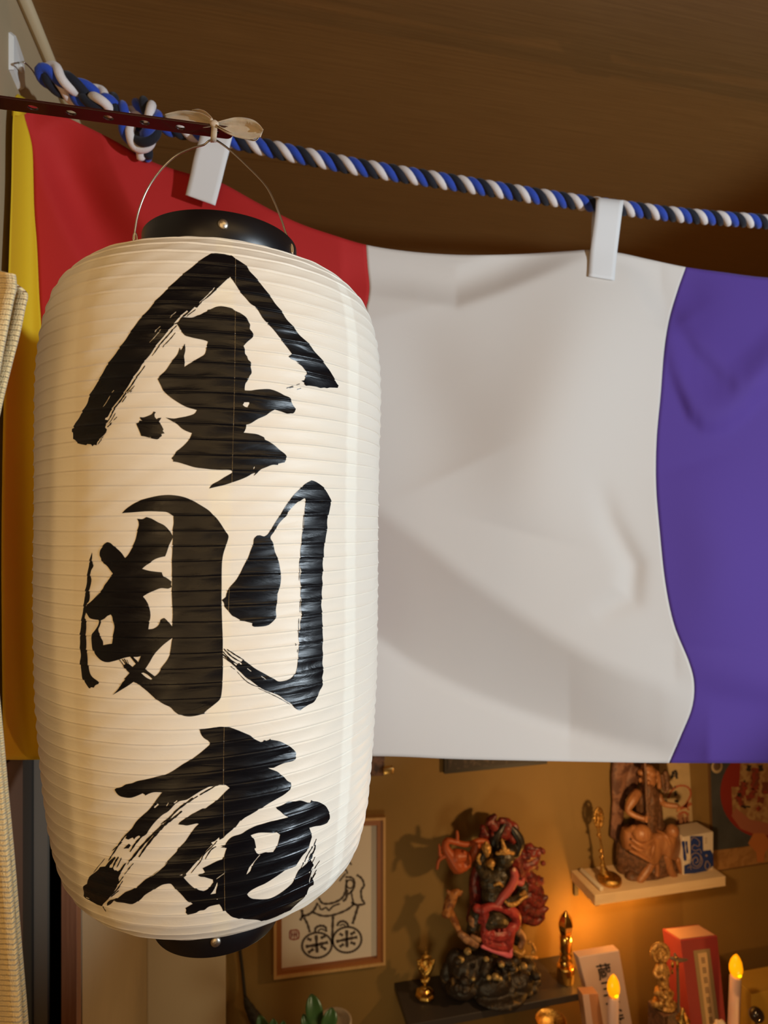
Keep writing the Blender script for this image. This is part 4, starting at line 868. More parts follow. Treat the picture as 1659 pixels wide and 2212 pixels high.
# --- the flamed guardian
def guardian():
    Y0 = 1.85; f = Fig(Y0)
    base = W(0.80, 1.84, ZS1)
    t = thing('guardian_statue', 'dark carved guardian figure with red flames and red skirt, standing on the dark shelf', 'statue', base)
    m_rock = two_tone('dark rock with gilt specks', (0.022, 0.015, 0.012), (0.24, 0.15, 0.06), 42, 0.60, 0.74, rough=0.5, bump=1.0)
    m_body = two_tone('dark olive body', (0.022, 0.018, 0.012), (0.085, 0.062, 0.032), 70, 0.4, 0.7, rough=0.4, bump=0.8)
    m_fl = two_tone('red flame lacquer', (0.20, 0.022, 0.016), (0.09, 0.010, 0.010), 60, rough=0.42, bump=0.8)
    m_or = mat('orange red lacquer', (0.42, 0.085, 0.022), 0.45, bump=0.4, bscale=60)
    m_rd = two_tone('red skirt lacquer', (0.42, 0.05, 0.05), (0.28, 0.03, 0.03), 50, rough=0.42, bump=0.6)
    m_pk = mat('pink hem', (0.75, 0.16, 0.24), 0.5, bump=0.4)
    m_hair = mat('black hair', (0.012, 0.009, 0.007), 0.4, bump=0.6, bscale=80)
    m_tan = two_tone('tan trousers', (0.40, 0.20, 0.09), (0.22, 0.10, 0.05), 60, rough=0.5, bump=0.7)
    # rock
    R = random.Random(3)
    zb_ = CZ + ZS1
    for (u, v, dy, rx, ry) in ((1010, 2095, 0, 42, 38), (1060, 2120, -.02, 50, 32), (1110, 2120, -.02, 42, 28), (985, 2075, .02, 22, 26), (1135, 2095, 0, 26, 24), (1040, 2085, 0, 40, 34), (1090, 2090, 0.01, 40, 34), (965, 2110, .02, 16, 30), (1150, 2118, -.02, 20, 12), (1080, 2145, -.04, 60, 12), (1000, 2130, -.01, 40, 20), (1050, 2070, .02, 34, 20)):
        f.e(u, v, dy, rx, ry, rx * 0.8)
    for k in range(26): f.e(975 + R.random() * 185, 2075 + R.random() * 70, -.03 - R.random() * .03, 6 + R.random() * 8, 5 + R.random() * 6)
    # keep above the shelf board
    f.q.v = [(p[0], p[1], max(p[2], zb_ + 0.0005)) for p in f.q.v]
    f.put('rock_base', m_rock, t, 0.003, disp=0.006, dscale=0.02)
    # legs, torso, arms
    f.t([(1022, 2040, 0, 12), (1020, 2010, 0, 13), (1030, 1975, 0, 16)]).t([(1118, 2030, 0, 12), (1112, 2000, -.01, 14), (1095, 1970, 0, 17)])
    f.e(1068, 1935, 0, 30, 38, 26).e(1070, 1905, 0, 34, 28, 24).e(1078, 1890, 0, 30, 18, 20).e(1083, 1872, -.005, 14, 12, 12)
    f.t([(1050, 1892, 0, 13), (1036, 1868, -.01, 11), (1046, 1842, -.02, 9)])                       # raised arm
    f.t([(1106, 1900, 0, 12), (1132, 1915, 0, 11), (1118, 1942, -.03, 10), (1096, 1948, -.05, 8)])    # bent arm on the hip
    f.t([(1055, 1995, -.03, 14), (1068, 1985, -.035, 18), (1085, 1990, -.03, 14)])
    f.put('body', m_body, t, 0.0022, disp=0.003, dscale=0.012)
    # head with hair, face, crown
    f.e(1090, 1852, -.012, 20, 22, 20); f.t([(1080, 1862, -.02, 4), (1090, 1866, -.03, 5), (1100, 1861, -.02, 4)]); f.e(1090, 1853, -.033, 4, 6); f.t([(1078, 1845, -.028, 3), (1090, 1842, -.03, 4), (1103, 1845, -.028, 3)]); f.e(1110, 1852, 0, 4, 7)
    f.put('face', m_body, t, 0.0016)
    f.e(1092, 1835, .004, 25, 16, 22).t([(1070, 1840, .01, 8), (1066, 1815, .01, 12), (1078, 1795, .01, 10), (1090, 1780, .012, 4)]).t([(1115, 1845, .01, 8), (1122, 1820, .01, 12), (1112, 1798, .01, 10), (1100, 1782, .012, 4)]).t([(1068, 1850, -.012, 4), (1090, 1848, -.03, 5), (1114, 1850, -.012, 4)])
    f.put('hair', m_hair, t, 0.002)
    f.t([(1074, 1843, -.028, 4), (1090, 1841, -.036, 5), (1108, 1843, -.028, 4)]).t([(1090, 1840, -.034, 7), (1088, 1828, -.034, 5), (1084, 1813, -.03, 2)]).e(1090, 1838, -.036, 13, 5, 5)
    f.put('crown', m_gild, t, 0.0014)
    # hand-held gold thunderbolt
    f.t([(1052, 1848, -.04, 4), (1052, 1838, -.04, 9), (1050, 1828, -.04, 10), (1050, 1820, -.04, 3)]).t([(1036, 1846, -.04, 3), (1032, 1855, -.04, 4), (1037, 1866, -.04, 3)]).e(1060, 1865, -.04, 9, 9).t([(1060, 1870, -.04, 5), (1064, 1878, -.04, 2)])
    f.put('thunderbolt', m_gild, t, 0.0016)
    # flames: top, right column
    for c in ([(1075, 1795, .02, 12), (1060, 1775, .02, 12), (1068, 1763, .02, 6)], [(1066, 1810, .02, 9), (1048, 1802, .02, 9), (1042, 1786, .02, 6)], [(1085, 1800, .02, 14), (1098, 1780, .02, 12), (1082, 1772, .02, 7)], [(1105, 1810, .02, 14), (1112, 1788, .02, 10), (1106, 1778, .02, 5)], [(1050, 1815, .02, 9), (1038, 1822, .02, 8), (1040, 1806, .02, 6)],
              [(1118, 1830, .02, 9), (1130, 1850, .02, 12), (1150, 1842, .02, 12), (1146, 1824, .02, 4)], [(1135, 1870, .02, 14), (1155, 1860, .02, 10), (1166, 1846, .015, 3)], [(1130, 1880, .02, 12), (1150, 1900, .02, 14), (1168, 1905, .015, 8)], [(1140, 1910, .02, 14), (1162, 1925, .02, 14), (1165, 1940, .015, 8)],
              [(1140, 1935, .02, 15), (1160, 1950, .02, 13), (1180, 1938, .015, 5)], [(1135, 1960, .02, 15), (1158, 1970, .02, 13), (1182, 1962, .015, 4)], [(1130, 1980, .02, 13), (1155, 1990, .02, 10), (1175, 1982, .015, 4)], [(1140, 1830, .02, 8), (1160, 1835, .015, 5)], [(1110, 1850, .03, 20), (1120, 1900, .03, 22), (1125, 1960, .03, 18), (1120, 1990, .03, 12)], [(1030, 1880, .03, 10), (1024, 1905, .03, 12), (1030, 1950, .03, 16), (1020, 1985, .03, 14)]):
        f.t(c)
    for k in range(40): f.e(1138 + R.random() * 38, 1830 + R.random() * 155, .005 + R.random() * .02, 3 + R.random() * 4, 3 + R.random() * 4)
    for k in range(16): f.e(1040 + R.random() * 70, 1768 + R.random() * 45, .005 + R.random() * .02, 3 + R.random() * 4, 3 + R.random() * 4)
    f.put('flames', m_fl, t, 0.0022, disp=0.003, dscale=0.01)
    # orange streaming scarf on the left
    f.t([(1055, 1820, .01, 6), (1035, 1816, .005, 6), (1010, 1824, 0, 6), (985, 1820, 0, 6), (966, 1816, 0, 7), (962, 1830, 0, 9), (972, 1848, 0, 12), (988, 1870, 0, 16), (1002, 1872, 0, 10)]).t([(985, 1850, 0, 16), (1005, 1850, 0, 12), (1010, 1868, 0, 8)]).t([(987, 1822, 0, 4), (988, 1808, 0, 4), (987, 1796, 0, 3)]).t([(960, 1848, 0, 6), (948, 1858, 0, 4), (944, 1876, 0, 3)]).t([(950, 1846, 0, 4), (948, 1824, 0, 2)]).t([(1003, 1846, -.01, 4), (1002, 1842, -.01, 5)]).e(985, 1880, 0, 9, 7).t([(1010, 1860, .01, 10), (1025, 1840, .015, 10), (1030, 1826, .01, 9)])
    f.put('streaming_scarf', m_or, t, 0.002)
    # red sash, skirt
    f.t([(1110, 1882, -.035, 8), (1112, 1895, -.035, 9), (1104, 1915, -.04, 9), (1088, 1935, -.04, 9), (1075, 1952, -.035, 8)]).t([(1116, 1905, -.03, 6), (1126, 1908, -.03, 6), (1130, 1900, -.03, 4)])
    o_ = f.put('sash', mat('rose sash', (0.48, 0.09, 0.09), 0.4, bump=0.3), t, 0.0018)
    f.e(1110, 1880, -.038, 5, 6); f.put('sash_knot', mat('pale pink knot', (0.7, 0.35, 0.25), 0.4), t, 0.0014)
    ring_ = [(1045, 1965, -.03, 10), (1062, 1958, -.035, 8), (1090, 1962, -.035, 10), (1112, 1975, -.03, 12), (1115, 1995, -.03, 10), (1100, 2010, -.03, 14), (1098, 2040, -.03, 11)]
    f.t(ring_).t([(1045, 1965, -.03, 9), (1050, 1990, -.03, 10), (1048, 2012, -.03, 10), (1052, 2035, -.03, 10), (1072, 2042, -.03, 12), (1095, 2045, -.03, 10)]).t([(1050, 2015, -.03, 12), (1075, 2020, -.03, 14), (1095, 2015, -.03, 12)]).t([(1030, 1962, -.02, 9), (1045, 1972, -.03, 8), (1036, 1990, -.02, 5)])
    for k in range(12): f.e(1045 + R.random() * 60, 2005 + R.random() * 35, -.045, 4, 3)
    f.put('skirt', m_rd, t, 0.002, disp=0.002)
    f.t([(1042, 2044, -.035, 4), (1060, 2052, -.04, 4), (1080, 2058, -.04, 5), (1092, 2062, -.04, 6), (1102, 2064, -.035, 5), (1104, 2050, -.03, 4)]); f.put('hem', m_pk, t, 0.0015)
    # tan legs and boots, left attendant-like flames and gold ornaments
    f.t([(962, 1975, -.01, 8), (970, 1955, 0, 12), (978, 1935, 0, 12), (988, 1925, 0, 6)]).t([(968, 1960, 0, 8), (982, 1990, 0, 8), (992, 2012, -.01, 6)]).e(966, 1975, -.015, 8, 8).t([(972, 1930, 0, 5), (966, 1924, 0, 3)]).t([(992, 1932, 0, 5), (997, 1926, 0, 3)])
    f.put('lower_flame', two_tone('amber flame', (0.42, 0.17, 0.045), (0.22, 0.07, 0.02), 60, rough=0.5, bump=0.8), t, 0.002, disp=0.002)
    f.t([(995, 2018, -.02, 7), (1010, 2030, -.025, 9), (1028, 2040, -.03, 7)]).t([(1020, 2022, -.03, 4), (1035, 2030, -.035, 5)]); f.put('boot', m_tan, t, 0.0018)
    f.t([(1020, 1985, -.005, 9), (1024, 2010, -.008, 8)]); f.put('leg', m_tan, t, 0.0018)
    f.t([(1120, 2012, -.03, 8), (1130, 2026, -.03, 7), (1124, 2045, -.03, 6)]); f.put('boot', m_tan, t, 0.0018)

    f.t([(1092, 1948, -.055, 3), (1103, 1955, -.06, 5), (1118, 1950, -.055, 4), (1126, 1942, -.05, 3), (1138, 1936, -.045, 3)]); f.put('gold_ornament', m_gild, t, 0.0014)
    f.t([(1112, 2054, -.04, 3), (1125, 2062, -.045, 4), (1132, 2054, -.04, 3)]); f.put('gold_ornament', m_gild, t, 0.0014)
    f.t([(1135, 2066, -.04, 3), (1148, 2068, -.045, 4), (1160, 2069, -.04, 3)]); f.put('gold_ornament', m_gild, t, 0.0014)
    f.t([(1150, 2040, -.035, 3), (1155, 2052, -.035, 4), (1150, 2058, -.035, 3)]); f.put('gold_ornament', m_gild, t, 0.0014)
    f.e(1143, 2036, -.035, 4, 4); f.put('gold_ornament', m_gild, t, 0.0014)
    f.t([(1068, 1912, -.04, 3), (1078, 1908, -.045, 4), (1085, 1914, -.04, 3)]); f.put('gold_ornament', m_gild, t, 0.0014)
    f.e(1075, 1988, -.05, 5, 5); f.put('gold_ornament', m_gild, t, 0.0014)
    f.e(1062, 1992, -.05, 4, 4); f.put('gold_ornament', m_gild, t, 0.0014)
    f.t([(1118, 1938, -.03, 3), (1132, 1928, -.03, 5)]); f.put('gold_ornament', m_gild, t, 0.0014)

    for (u, v, r) in ((1083, 2083, 7), (1112, 2094, 6), (1131, 2087, 8), (1056, 2112, 6), (1070, 2110, 8), (1080, 2114, 6), (1010, 2055, 8), (995, 2072, 8), (1050, 2072, 6), (1022, 2114, 5)): f.e(u, v, -.075 + abs(1070 - u) * .0004, r, r * 0.8).put('gilt_shell', two_tone('pale gilt', (0.55, 0.42, 0.18), (0.28, 0.19, 0.08), 90, rough=0.4, metal=0.3, bump=0.6), t, 0.0016)
guardian()
# --- gold ornaments on the dark shelf
def gold_flame_stand():
    c = pY(918, 2150, 1.865); c.z = CZ + ZS1
    t = thing('gold_ornament', 'small gold openwork flame ornament on a ball foot, left end of the dark shelf', 'ornament', c)
    q = M(); k = 0.00137
    q.lathe(c, [(0.001, 0), (14 * k, 0), (21 * k, 4 * k), (23 * k, 9 * k), (21 * k, 14 * k), (13 * k, 18 * k), (9 * k, 22 * k), (5 * k, 24 * k), (3 * k, 32 * k), (4 * k, 36 * k), (3 * k, 40 * k)], 8)
    obj('foot', q, m_gold, t, smooth=False, bevel=0.0008)
    f = Fig(1.865)
    f.t([(919, 2112, 0, 4), (920, 2095, 0, 6), (919, 2080, 0, 5), (920, 2062, 0, 3), (920, 2048, 0, 2)]).t([(918, 2105, 0, 7), (910, 2096, 0, 6), (906, 2084, 0, 5), (904, 2076, 0, 4)]).t([(922, 2102, 0, 7), (930, 2092, 0, 6), (934, 2082, 0, 5), (936, 2076, 0, 4)]).t([(914, 2070, 0, 5), (920, 2066, -.005, 5), (928, 2070, 0, 5)]).t([(912, 2118, 0, 4), (920, 2120, 0, 5), (926, 2114, 0, 4)]).e(919, 2086, 0, 11, 14, 6).t([(913, 2090, -.01, 3), (919, 2100, -.012, 3), (926, 2090, -.01, 3)])
    for a in range(10): f.e(919 + 15 * math.cos(a * .63), 2084 + 14 * math.sin(a * .63), -.004, 3, 3)
    f.put('flame', m_gold2, t, 0.0014, disp=0.0015, dscale=0.006)
gold_flame_stand()
def reliquary():
    c = pY(1222, 2118, 1.835); c.z = CZ + ZS1; k = 0.00139
    t = thing('gold_reliquary', 'tall polished gold reliquary with pointed top, right end of the dark shelf', 'ornament', c)
    q = M(); q.lathe(c, [(0.001, 0), (19 * k, 0), (20 * k, 2 * k), (20 * k, 33 * k), (18 * k, 36 * k), (11 * k, 37 * k)], 24); obj('base', q, m_gold, t, bevel=0.001)
    q = M(); q.lathe(c, [(12 * k, 36 * k), (15 * k, 41 * k), (15 * k, 46 * k), (9 * k, 50 * k), (13 * k, 54 * k), (14 * k, 60 * k), (10 * k, 65 * k), (12 * k, 68 * k), (13.5 * k, 73 * k), (13.5 * k, 103 * k), (11 * k, 107 * k)], 24); obj('column', q, m_gold, t)
    q = M(); q.lathe(c, [(11 * k, 106 * k), (14 * k, 112 * k), (17 * k, 122 * k), (18.5 * k, 132 * k), (16 * k, 142 * k), (10 * k, 152 * k), (4 * k, 160 * k), (1 * k, 163 * k)], 6); obj('jewel_top', q, m_gold, t, smooth=False, bevel=0.001)
reliquary()
# --- upper shelf: staff ornament, white roll, seated figure, box
def staff_ornament():
    c = pY(1310, 1908, 1.865); c.z = CZ + ZS2; k = 0.00147
    t = thing('gold_ornament', 'slim gold staff ornament with pierced oval head, left end of the pale shelf', 'ornament', c)
    q = M(); q.lathe(c + Vector((0.006, -0.01, 0)), [(0.001, 0), (24 * k, 0), (26 * k, 5 * k), (25 * k, 12 * k), (20 * k, 16 * k), (2 * k, 16 * k)], 28); obj('foot', q, m_gold2, t)
    f = Fig(1.865); f.t([(1308, 1890, 0, 11), (1304, 1878, 0, 8), (1302, 1868, 0, 5), (1301, 1850, 0, 2.5), (1300, 1836, 0, 3), (1297, 1815, 0, 2), (1294, 1800, 0, 3), (1293, 1790, 0, 3)])
    for v in (1868, 1852, 1838, 1804): f.e(1301 - (1868 - v) * .12, v, 0, 5, 3)
    f.put('shaft', m_gold2, t, 0.0013)
    f = Fig(1.865); ring_ = [(1293 + 8 * math.cos(a), 1767 + 20 * math.sin(a) * (1.1 if math.sin(a) < 0 else 1), 0, 2.6) for a in np.linspace(0, 2 * math.pi, 17)]
    f.t(ring_, k=2).t([(1292, 1792, 0, 3), (1292, 1768, 0, 3), (1291, 1745, 0, 2)])
    for a in range(16): f.e(1293 + 10.5 * math.cos(a * .393), 1767 + 22 * math.sin(a * .393), 0, 1.8, 1.8)
    f.e(1292, 1766, 0.004, 6, 15, 2)
    f.put('pierced_head', m_gold2, t, 0.0011)
staff_ornament()
def roll():
    a = pY(1256, 1874, 1.93); a.z = CZ + ZS2 + 0.0075; b2 = pY(1300, 1915, 1.815); b2.z = CZ + ZS2 + 0.0075
    q = M(); q.tube([a, b2], 0.0072, 16); tag(obj('paper_roll', q, mat('white rolled paper', (0.75, 0.66, 0.52), 0.6), bevel=0.001), 'thin white paper roll lying on the left edge of the pale shelf', 'paper roll')
roll()
def seated():
    Y0 = 1.875; f = Fig(Y0)
    t = thing('seated_statue', 'brown carved wooden old man seated on a rock, holding a staff, on the pale shelf', 'statue', W(1.35, 1.86, ZS2))
    zb_ = CZ + ZS2
    # rock and robe
    for c in ([(1352, 1885, .01, 14), (1354, 1840, .01, 18), (1362, 1800, .01, 14)], [(1380, 1888, 0, 24), (1385, 1850, .0, 32), (1392, 1810, .01, 30)], [(1420, 1885, -.01, 26), (1425, 1850, .0, 34), (1425, 1805, .01, 30)], [(1456, 1884, 0, 18), (1453, 1850, .01, 24), (1450, 1812, .01, 18)], [(1370, 1902, -.03, 14), (1420, 1906, -.04, 14), (1468, 1896, -.03, 12)]): f.t(c)
    f.q.v = [(p[0], p[1], max(p[2], zb_ + 0.0003)) for p in f.q.v]
    f.q.v = [(p[0], p[1] + 0.015 if p[1] < 1.90 else p[1], p[2]) for p in f.q.v]
    f.put('rock_seat', m_carvedd, t, 0.0026, disp=0.004, dscale=0.06)  # darker wood here paints the shaded hollow under the robe
    f.t([(1412, 1852, -.03, 9), (1398, 1880, -.03, 9), (1382, 1902, -.035, 8)]); f.put('robe_fold', m_carved, t, 0.002)
    f.t([(1440, 1850, -.03, 9), (1448, 1880, -.03, 9), (1462, 1900, -.03, 7)]); f.put('robe_fold', m_carved, t, 0.002)
    f.t([(1464, 1858, -.02, 7), (1472, 1882, -.025, 6), (1478, 1901, -.03, 4)]); f.put('robe_fold', m_carved, t, 0.002)
    f.t([(1418, 1862, -.028, 5), (1420, 1885, -.03, 5), (1414, 1904, -.035, 5)]); f.put('robe_fold', m_carved, t, 0.002)
    def sheet(pts_rows, name='robe', th=0.010):
        R_ = [spline([f.P(u, v, dy) for u, v, dy in row], 6) for row in pts_rows]; cols = [spline([r_[k] for r_ in R_], 6) for k in range(len(R_[0]))]
        q = M(); q.grid([[Vector(c_[j]) for c_ in cols] for j in range(len(cols[0]))]); return obj(name, q, m_carved, t, solid=th)
    sheet([[(1348, 1788, -.0), (1368, 1786, -.04), (1390, 1784, -.055), (1412, 1800, -.01), (1430, 1800, -.01), (1450, 1784, -.045), (1464, 1796, -.01)],
           [(1344, 1808, -.01), (1368, 1812, -.05), (1390, 1815, -.072), (1412, 1806, -.05), (1432, 1804, -.055), (1456, 1812, -.06), (1468, 1822, -.02)],
           [(1350, 1828, -.01), (1372, 1834, -.045), (1396, 1838, -.068), (1412, 1834, -.055), (1432, 1826, -.055), (1452, 1836, -.058), (1464, 1846, -.02)],
           [(1360, 1838, -.02), (1385, 1850, -.045), (1404, 1862, -.055), (1417, 1866, -.05), (1430, 1845, -.045), (1446, 1852, -.05), (1458, 1860, -.02)]])
    sheet([[(1346, 1786, .0), (1352, 1794, -.03), (1364, 1800, -.045)], [(1342, 1806, .0), (1350, 1812, -.03), (1362, 1818, -.045)], [(1346, 1830, .0), (1354, 1834, -.03), (1364, 1834, -.04)]], 'sleeve', 0.008)
    # torso and arms
    f.t([(1395, 1790, .0, 24), (1398, 1760, .0, 23), (1398, 1725, .0, 24), (1400, 1708, .0, 18)]).t([(1418, 1785, 0, 15), (1418, 1750, 0, 13), (1412, 1715, 0, 13)])
    f.put('torso', m_carvedd, t, 0.0024, disp=0.002, dscale=0.02)
    f.t([(1376, 1714, -.01, 10), (1366, 1728, -.015, 11), (1356, 1748, -.02, 7), (1363, 1757, -.03, 6.5), (1380, 1765, -.045, 6), (1393, 1769, -.055, 5)]).e(1397, 1768, -.06, 6, 7).t([(1402, 1772, -.064, 2.2), (1396, 1775, -.066, 2.2)]).t([(1402, 1768, -.064, 2.2), (1395, 1770, -.068, 2.2)]).t([(1403, 1764, -.064, 2.2), (1396, 1765, -.068, 2.2)]).t([(1396, 1762, -.060, 2.4), (1401, 1758, -.064, 2.2)])
    f.put('arm', m_carved, t, 0.0016)
    f.t([(1423, 1720, -.005, 8), (1430, 1732, -.015, 7), (1440, 1738, -.03, 6.5), (1462, 1741, -.05, 5.5)]).t([(1462, 1741, -.05, 5), (1467, 1745, -.052, 4), (1463, 1752, -.05, 2.5)])
    f.put('arm', m_carved, t, 0.0016)
    f.e(1387, 1800, -.062, 21, 18, 18).t([(1370, 1790, -.05, 8), (1352, 1800, -.02, 8)]); f.put('knee', m_carved, t, 0.0018)
    f.e(1453, 1795, -.055, 13, 14, 14); f.put('knee', m_carved, t, 0.0018)
    for c_ in ([(1366, 1814, -.068, 2.5), (1388, 1825, -.082, 3), (1411, 1812, -.066, 2.5)], [(1364, 1826, -.062, 2.5), (1388, 1837, -.076, 3), (1413, 1823, -.062, 2.5)], [(1414, 1800, -.03, 4), (1412, 1825, -.055, 5), (1404, 1852, -.062, 4)], [(1422, 1796, -.03, 4), (1438, 1806, -.06, 5), (1447, 1822, -.065, 4)], [(1362, 1838, -.045, 3), (1386, 1850, -.056, 4), (1406, 1862, -.062, 3)]):
        f.t(c_); f.put('robe_fold', m_carved, t, 0.0016)
    # head, hood, beard
    f.e(1401, 1683, -.012, 16, 19, 16).e(1401, 1690, -.034, 3.5, 5).e(1394, 1680, -.028, 3, 2).e(1408, 1680, -.028, 3, 2).t([(1392, 1676, -.028, 2), (1396, 1674, -.03, 2.4)]).t([(1406, 1674, -.03, 2.4), (1411, 1676, -.028, 2)]).e(1383, 1685, -.008, 3, 6).e(1419, 1685, -.008, 3, 6)
    f.put('head', m_carved, t, 0.0014)
    f.t([(1400, 1700, -.03, 8), (1399, 1715, -.035, 8), (1398, 1735, -.038, 6), (1397, 1755, -.04, 3)]).t([(1394, 1695, -.03, 4), (1396, 1704, -.034, 5)]).t([(1408, 1695, -.03, 4), (1404, 1704, -.034, 5)])
    f.put('beard', m_carvedd, t, 0.0015, disp=0.0015, dscale=0.006)
    f.e(1398, 1656, -.015, 13, 6, 11).e(1385, 1668, -.018, 8, 7).e(1408, 1670, -.022, 11, 8, 9).e(1400, 1664, -.01, 17, 10, 15).t([(1418, 1670, -.005, 7), (1424, 1684, 0, 5), (1424, 1700, 0, 5)])
    f.put('hood', m_carved, t, 0.0016)
    f.t([(1393, 1640, -.062, 2.4), (1396, 1700, -.064, 2.6), (1399, 1760, -.066, 2.8), (1404, 1800, -.068, 2.6)]); f.put('staff', m_carvedd, t, 0)
    f.t([(1438, 1668, -.01, 5), (1443, 1700, -.01, 5), (1436, 1712, -.01, 3)]).t([(1430, 1675, -.01, 5), (1434, 1705, -.01, 4)]).t([(1442, 1690, -.01, 4), (1450, 1702, -.01, 4)]); f.put('leaf_cape', m_carvedd, t, 0.0018, disp=0.002)
seated()
def panel_behind():
    f = Fig(1.93); t = thing('carved_panel', 'tall dark pinkish carved wooden backboard behind the seated figure, left of its head', 'carving', W(1.24, 1.925, ZS2))
    f.t([(1330, 1800, 0, 14), (1336, 1740, 0, 16), (1338, 1680, 0, 20), (1345, 1640, 0, 24), (1348, 1600, 0, 22)]).t([(1355, 1870, 0, 16), (1345, 1830, 0, 14), (1332, 1790, 0, 12)]).t([(1360, 1700, 0, 18), (1375, 1650, 0, 24), (1380, 1600, 0, 22)])
    f.q.v = [(p[0], 1.932 + (p[1] - 1.932) * 0.4, p[2]) for p in f.q.v]
    f.put('backboard', two_tone('pinkish worn wood', (0.26, 0.12, 0.07), (0.12, 0.05, 0.03), 30, rough=0.6, bump=0.8), t, 0.0026, disp=0.006, dscale=0.03)
panel_behind()
def text_mesh(txt, size, name, m_, parent, origin, right, down, vertical=True, bold=0.0, gap=1.12):
    """characters standing in a column, laid on a plane given by right/down vectors"""
    q = M(); dg = bpy.context.evaluated_depsgraph_get()
    for i, ch in enumerate(txt):
        cu = bpy.data.curves.new('glyph', 'FONT'); cu.body = ch; cu.size = size; cu.align_x = 'CENTER'; cu.offset = bold; cu.extrude = 0.0
        o_ = bpy.data.objects.new('glyph', cu); scene.collection.objects.link(o_)
        me = bpy.data.meshes.new_from_object(o_); 
        q.add([origin + right * v.co.x + down * (i * size * gap - v.co.y) for v in me.vertices], [tuple(p.vertices) for p in me.polygons])
        scene.collection.objects.unlink(o_); bpy.data.objects.remove(o_); bpy.data.meshes.remove(me)
    return obj(name, q, m_, parent, smooth=False)
m_txt = mat('sumi lettering', (0.03, 0.025, 0.03), 0.7)
def slip():
    t = thing('paper_charm', 'cream paper slip with brushed characters and a red ring, behind the seated figure', 'paper charm', pY(1470, 1800, 1.94))
    cs = [(1425, 1812), (1498, 1806), (1486, 1600), (1424, 1606)]; a = fitquad(cs, 1.9485)
    q = M(); q.add(a, [(0, 1, 2, 3)]); sh = obj('slip', q, mat('aged cream paper', (0.62, 0.46, 0.25), 0.8, var=0.08, vscale=30), t, smooth=False, solid=0.001)
    f = lambda u, v: pY(u, v, 1.9472)
    TILES['S'] = (1300, 1640)
    for S_ in ("""26 S 985,170 960,265|24 S 990,175 1025,170 1035,270|14 S 985,205 1020,203|14 S 980,235 1020,232""", """16 S 1010,370 1005,395""", """22 S 1030,440 1000,470|18 S 1040,480 1000,500""", """26 S 1005,575 1060,585""", """24 S 900,570 860,580"""): strokes_on('brush_character', S_, 1.9472, 1, m_txt, sh, sc=6.38)
    strokes_on('red_ring', """20 S 915,540 960,440 1040,375 1130,365 1200,400 1225,480 1190,570 1130,660|34 S 1080,680 1150,650 1235,610|24 S 1060,760 1130,730 1190,760|18 S 1190,590 1160,640 1200,700""", 1.9474, 1, mat('faded red print', (0.50, 0.13, 0.06), 0.8), sh, sc=6.38)
    strokes_on('smudged_figure', """70 S 1080,760 1090,900|50 S 1140,800 1150,880|30 S 1180,740 1185,890|40 S 1040,840 1035,900""", 1.9476, 1, mat('pinkish print', (0.42, 0.19, 0.10), 0.8), sh, sc=6.38)
slip()
def bluebox():
    c = pY(1500, 1887, 1.845)
    t = thing('patterned_box', 'small white cardboard box with dark blue swirling print, on the pale shelf', 'box', Vector((c.x, c.y, CZ + ZS2)))
    m_w = mat('white card', (0.72, 0.62, 0.50), 0.55); m_b = mat('cobalt print', (0.015, 0.04, 0.20), 0.5); m_p = mat('pale brown print', (0.38, 0.27, 0.19), 0.6)
    # corners on the shelf: front face slightly turned
    z0 = CZ + ZS2; zt_ = pY(1500, 1800, 1.85).z
    A = pY(1476, 1890, 1.836); B = pY(1541, 1884, 1.845); 
    d = (B - A); d.z = 0; n = Vector((-d.y, d.x, 0)).normalized() * 0.075
    vs = [Vector((A.x, A.y, z0)), Vector((B.x, B.y, z0)), Vector((B.x + n.x, B.y + n.y, z0)), Vector((A.x + n.x, A.y + n.y, z0))]
    vs += [Vector((p.x, p.y, zt_)) for p in vs]
    q = M(); q.add(vs, [(0, 1, 5, 4), (1, 2, 6, 5), (2, 3, 7, 6), (3, 0, 4, 7), (4, 5, 6, 7), (3, 2, 1, 0)]); bxx = obj('carton', q, m_w, t, smooth=False, bevel=0.002)
    nn = -n.normalized() * 0.0008
    def fp(u, v):
        r = ray(u, v); P0 = A + nn; den = r.x * nn.x + r.y * nn.y; tt = (P0.x * nn.x + P0.y * nn.y) / den
        return Vector((r.x * tt, r.y * tt, CZ + r.z * tt))
    def patch(name, pts, m_):
        q = M(); q.add([fp(*p) for p in pts], [tuple(range(len(pts)))]); return obj(name, q, m_, bxx, smooth=False, solid=0.0003)
    patch('blue_print', [(1491, 1806), (1518, 1806), (1519, 1838), (1535, 1836), (1540, 1845), (1541, 1870), (1522, 1885), (1478, 1888), (1478, 1870), (1492, 1864)], m_b)
    strokes_on('swirl_print', """6 S 1230,1120 1250,1080 1300,1090 1345,1140 1330,1200 1270,1180 1240,1230 1290,1260 1350,1240 1370,1300|7 S 1240,1400 1230,1330 1290,1290 1350,1320 1360,1400 1320,1470 1260,1450 1255,1380 1300,1350 1325,1400 1290,1430|6 S 1360,1330 1385,1400 1350,1480 1280,1500 1220,1460 1200,1380|8 S 1440,1400 1420,1480 1460,1520 1490,1460 1450,1400|6 S 1180,1500 1210,1480 1230,1520|20 S 1430,1320 1450,1335|8 S 1420,1090 1450,1090|8 S 1420,1120 1450,1120|8 S 1420,1150 1450,1150""", 0, 1, m_p, bxx, sc=6.38, thick=0.0004, lean=lambda u, v: fp(u, v) + nn * 0.8)
    q = M(); strokes_on('side_print', """30 S 1120,1130 1150,1400|20 S 1165,1130 1180,1300""", 0, 1, m_b, bxx, sc=6.38, thick=0.0003, lean=fp)
bluebox()
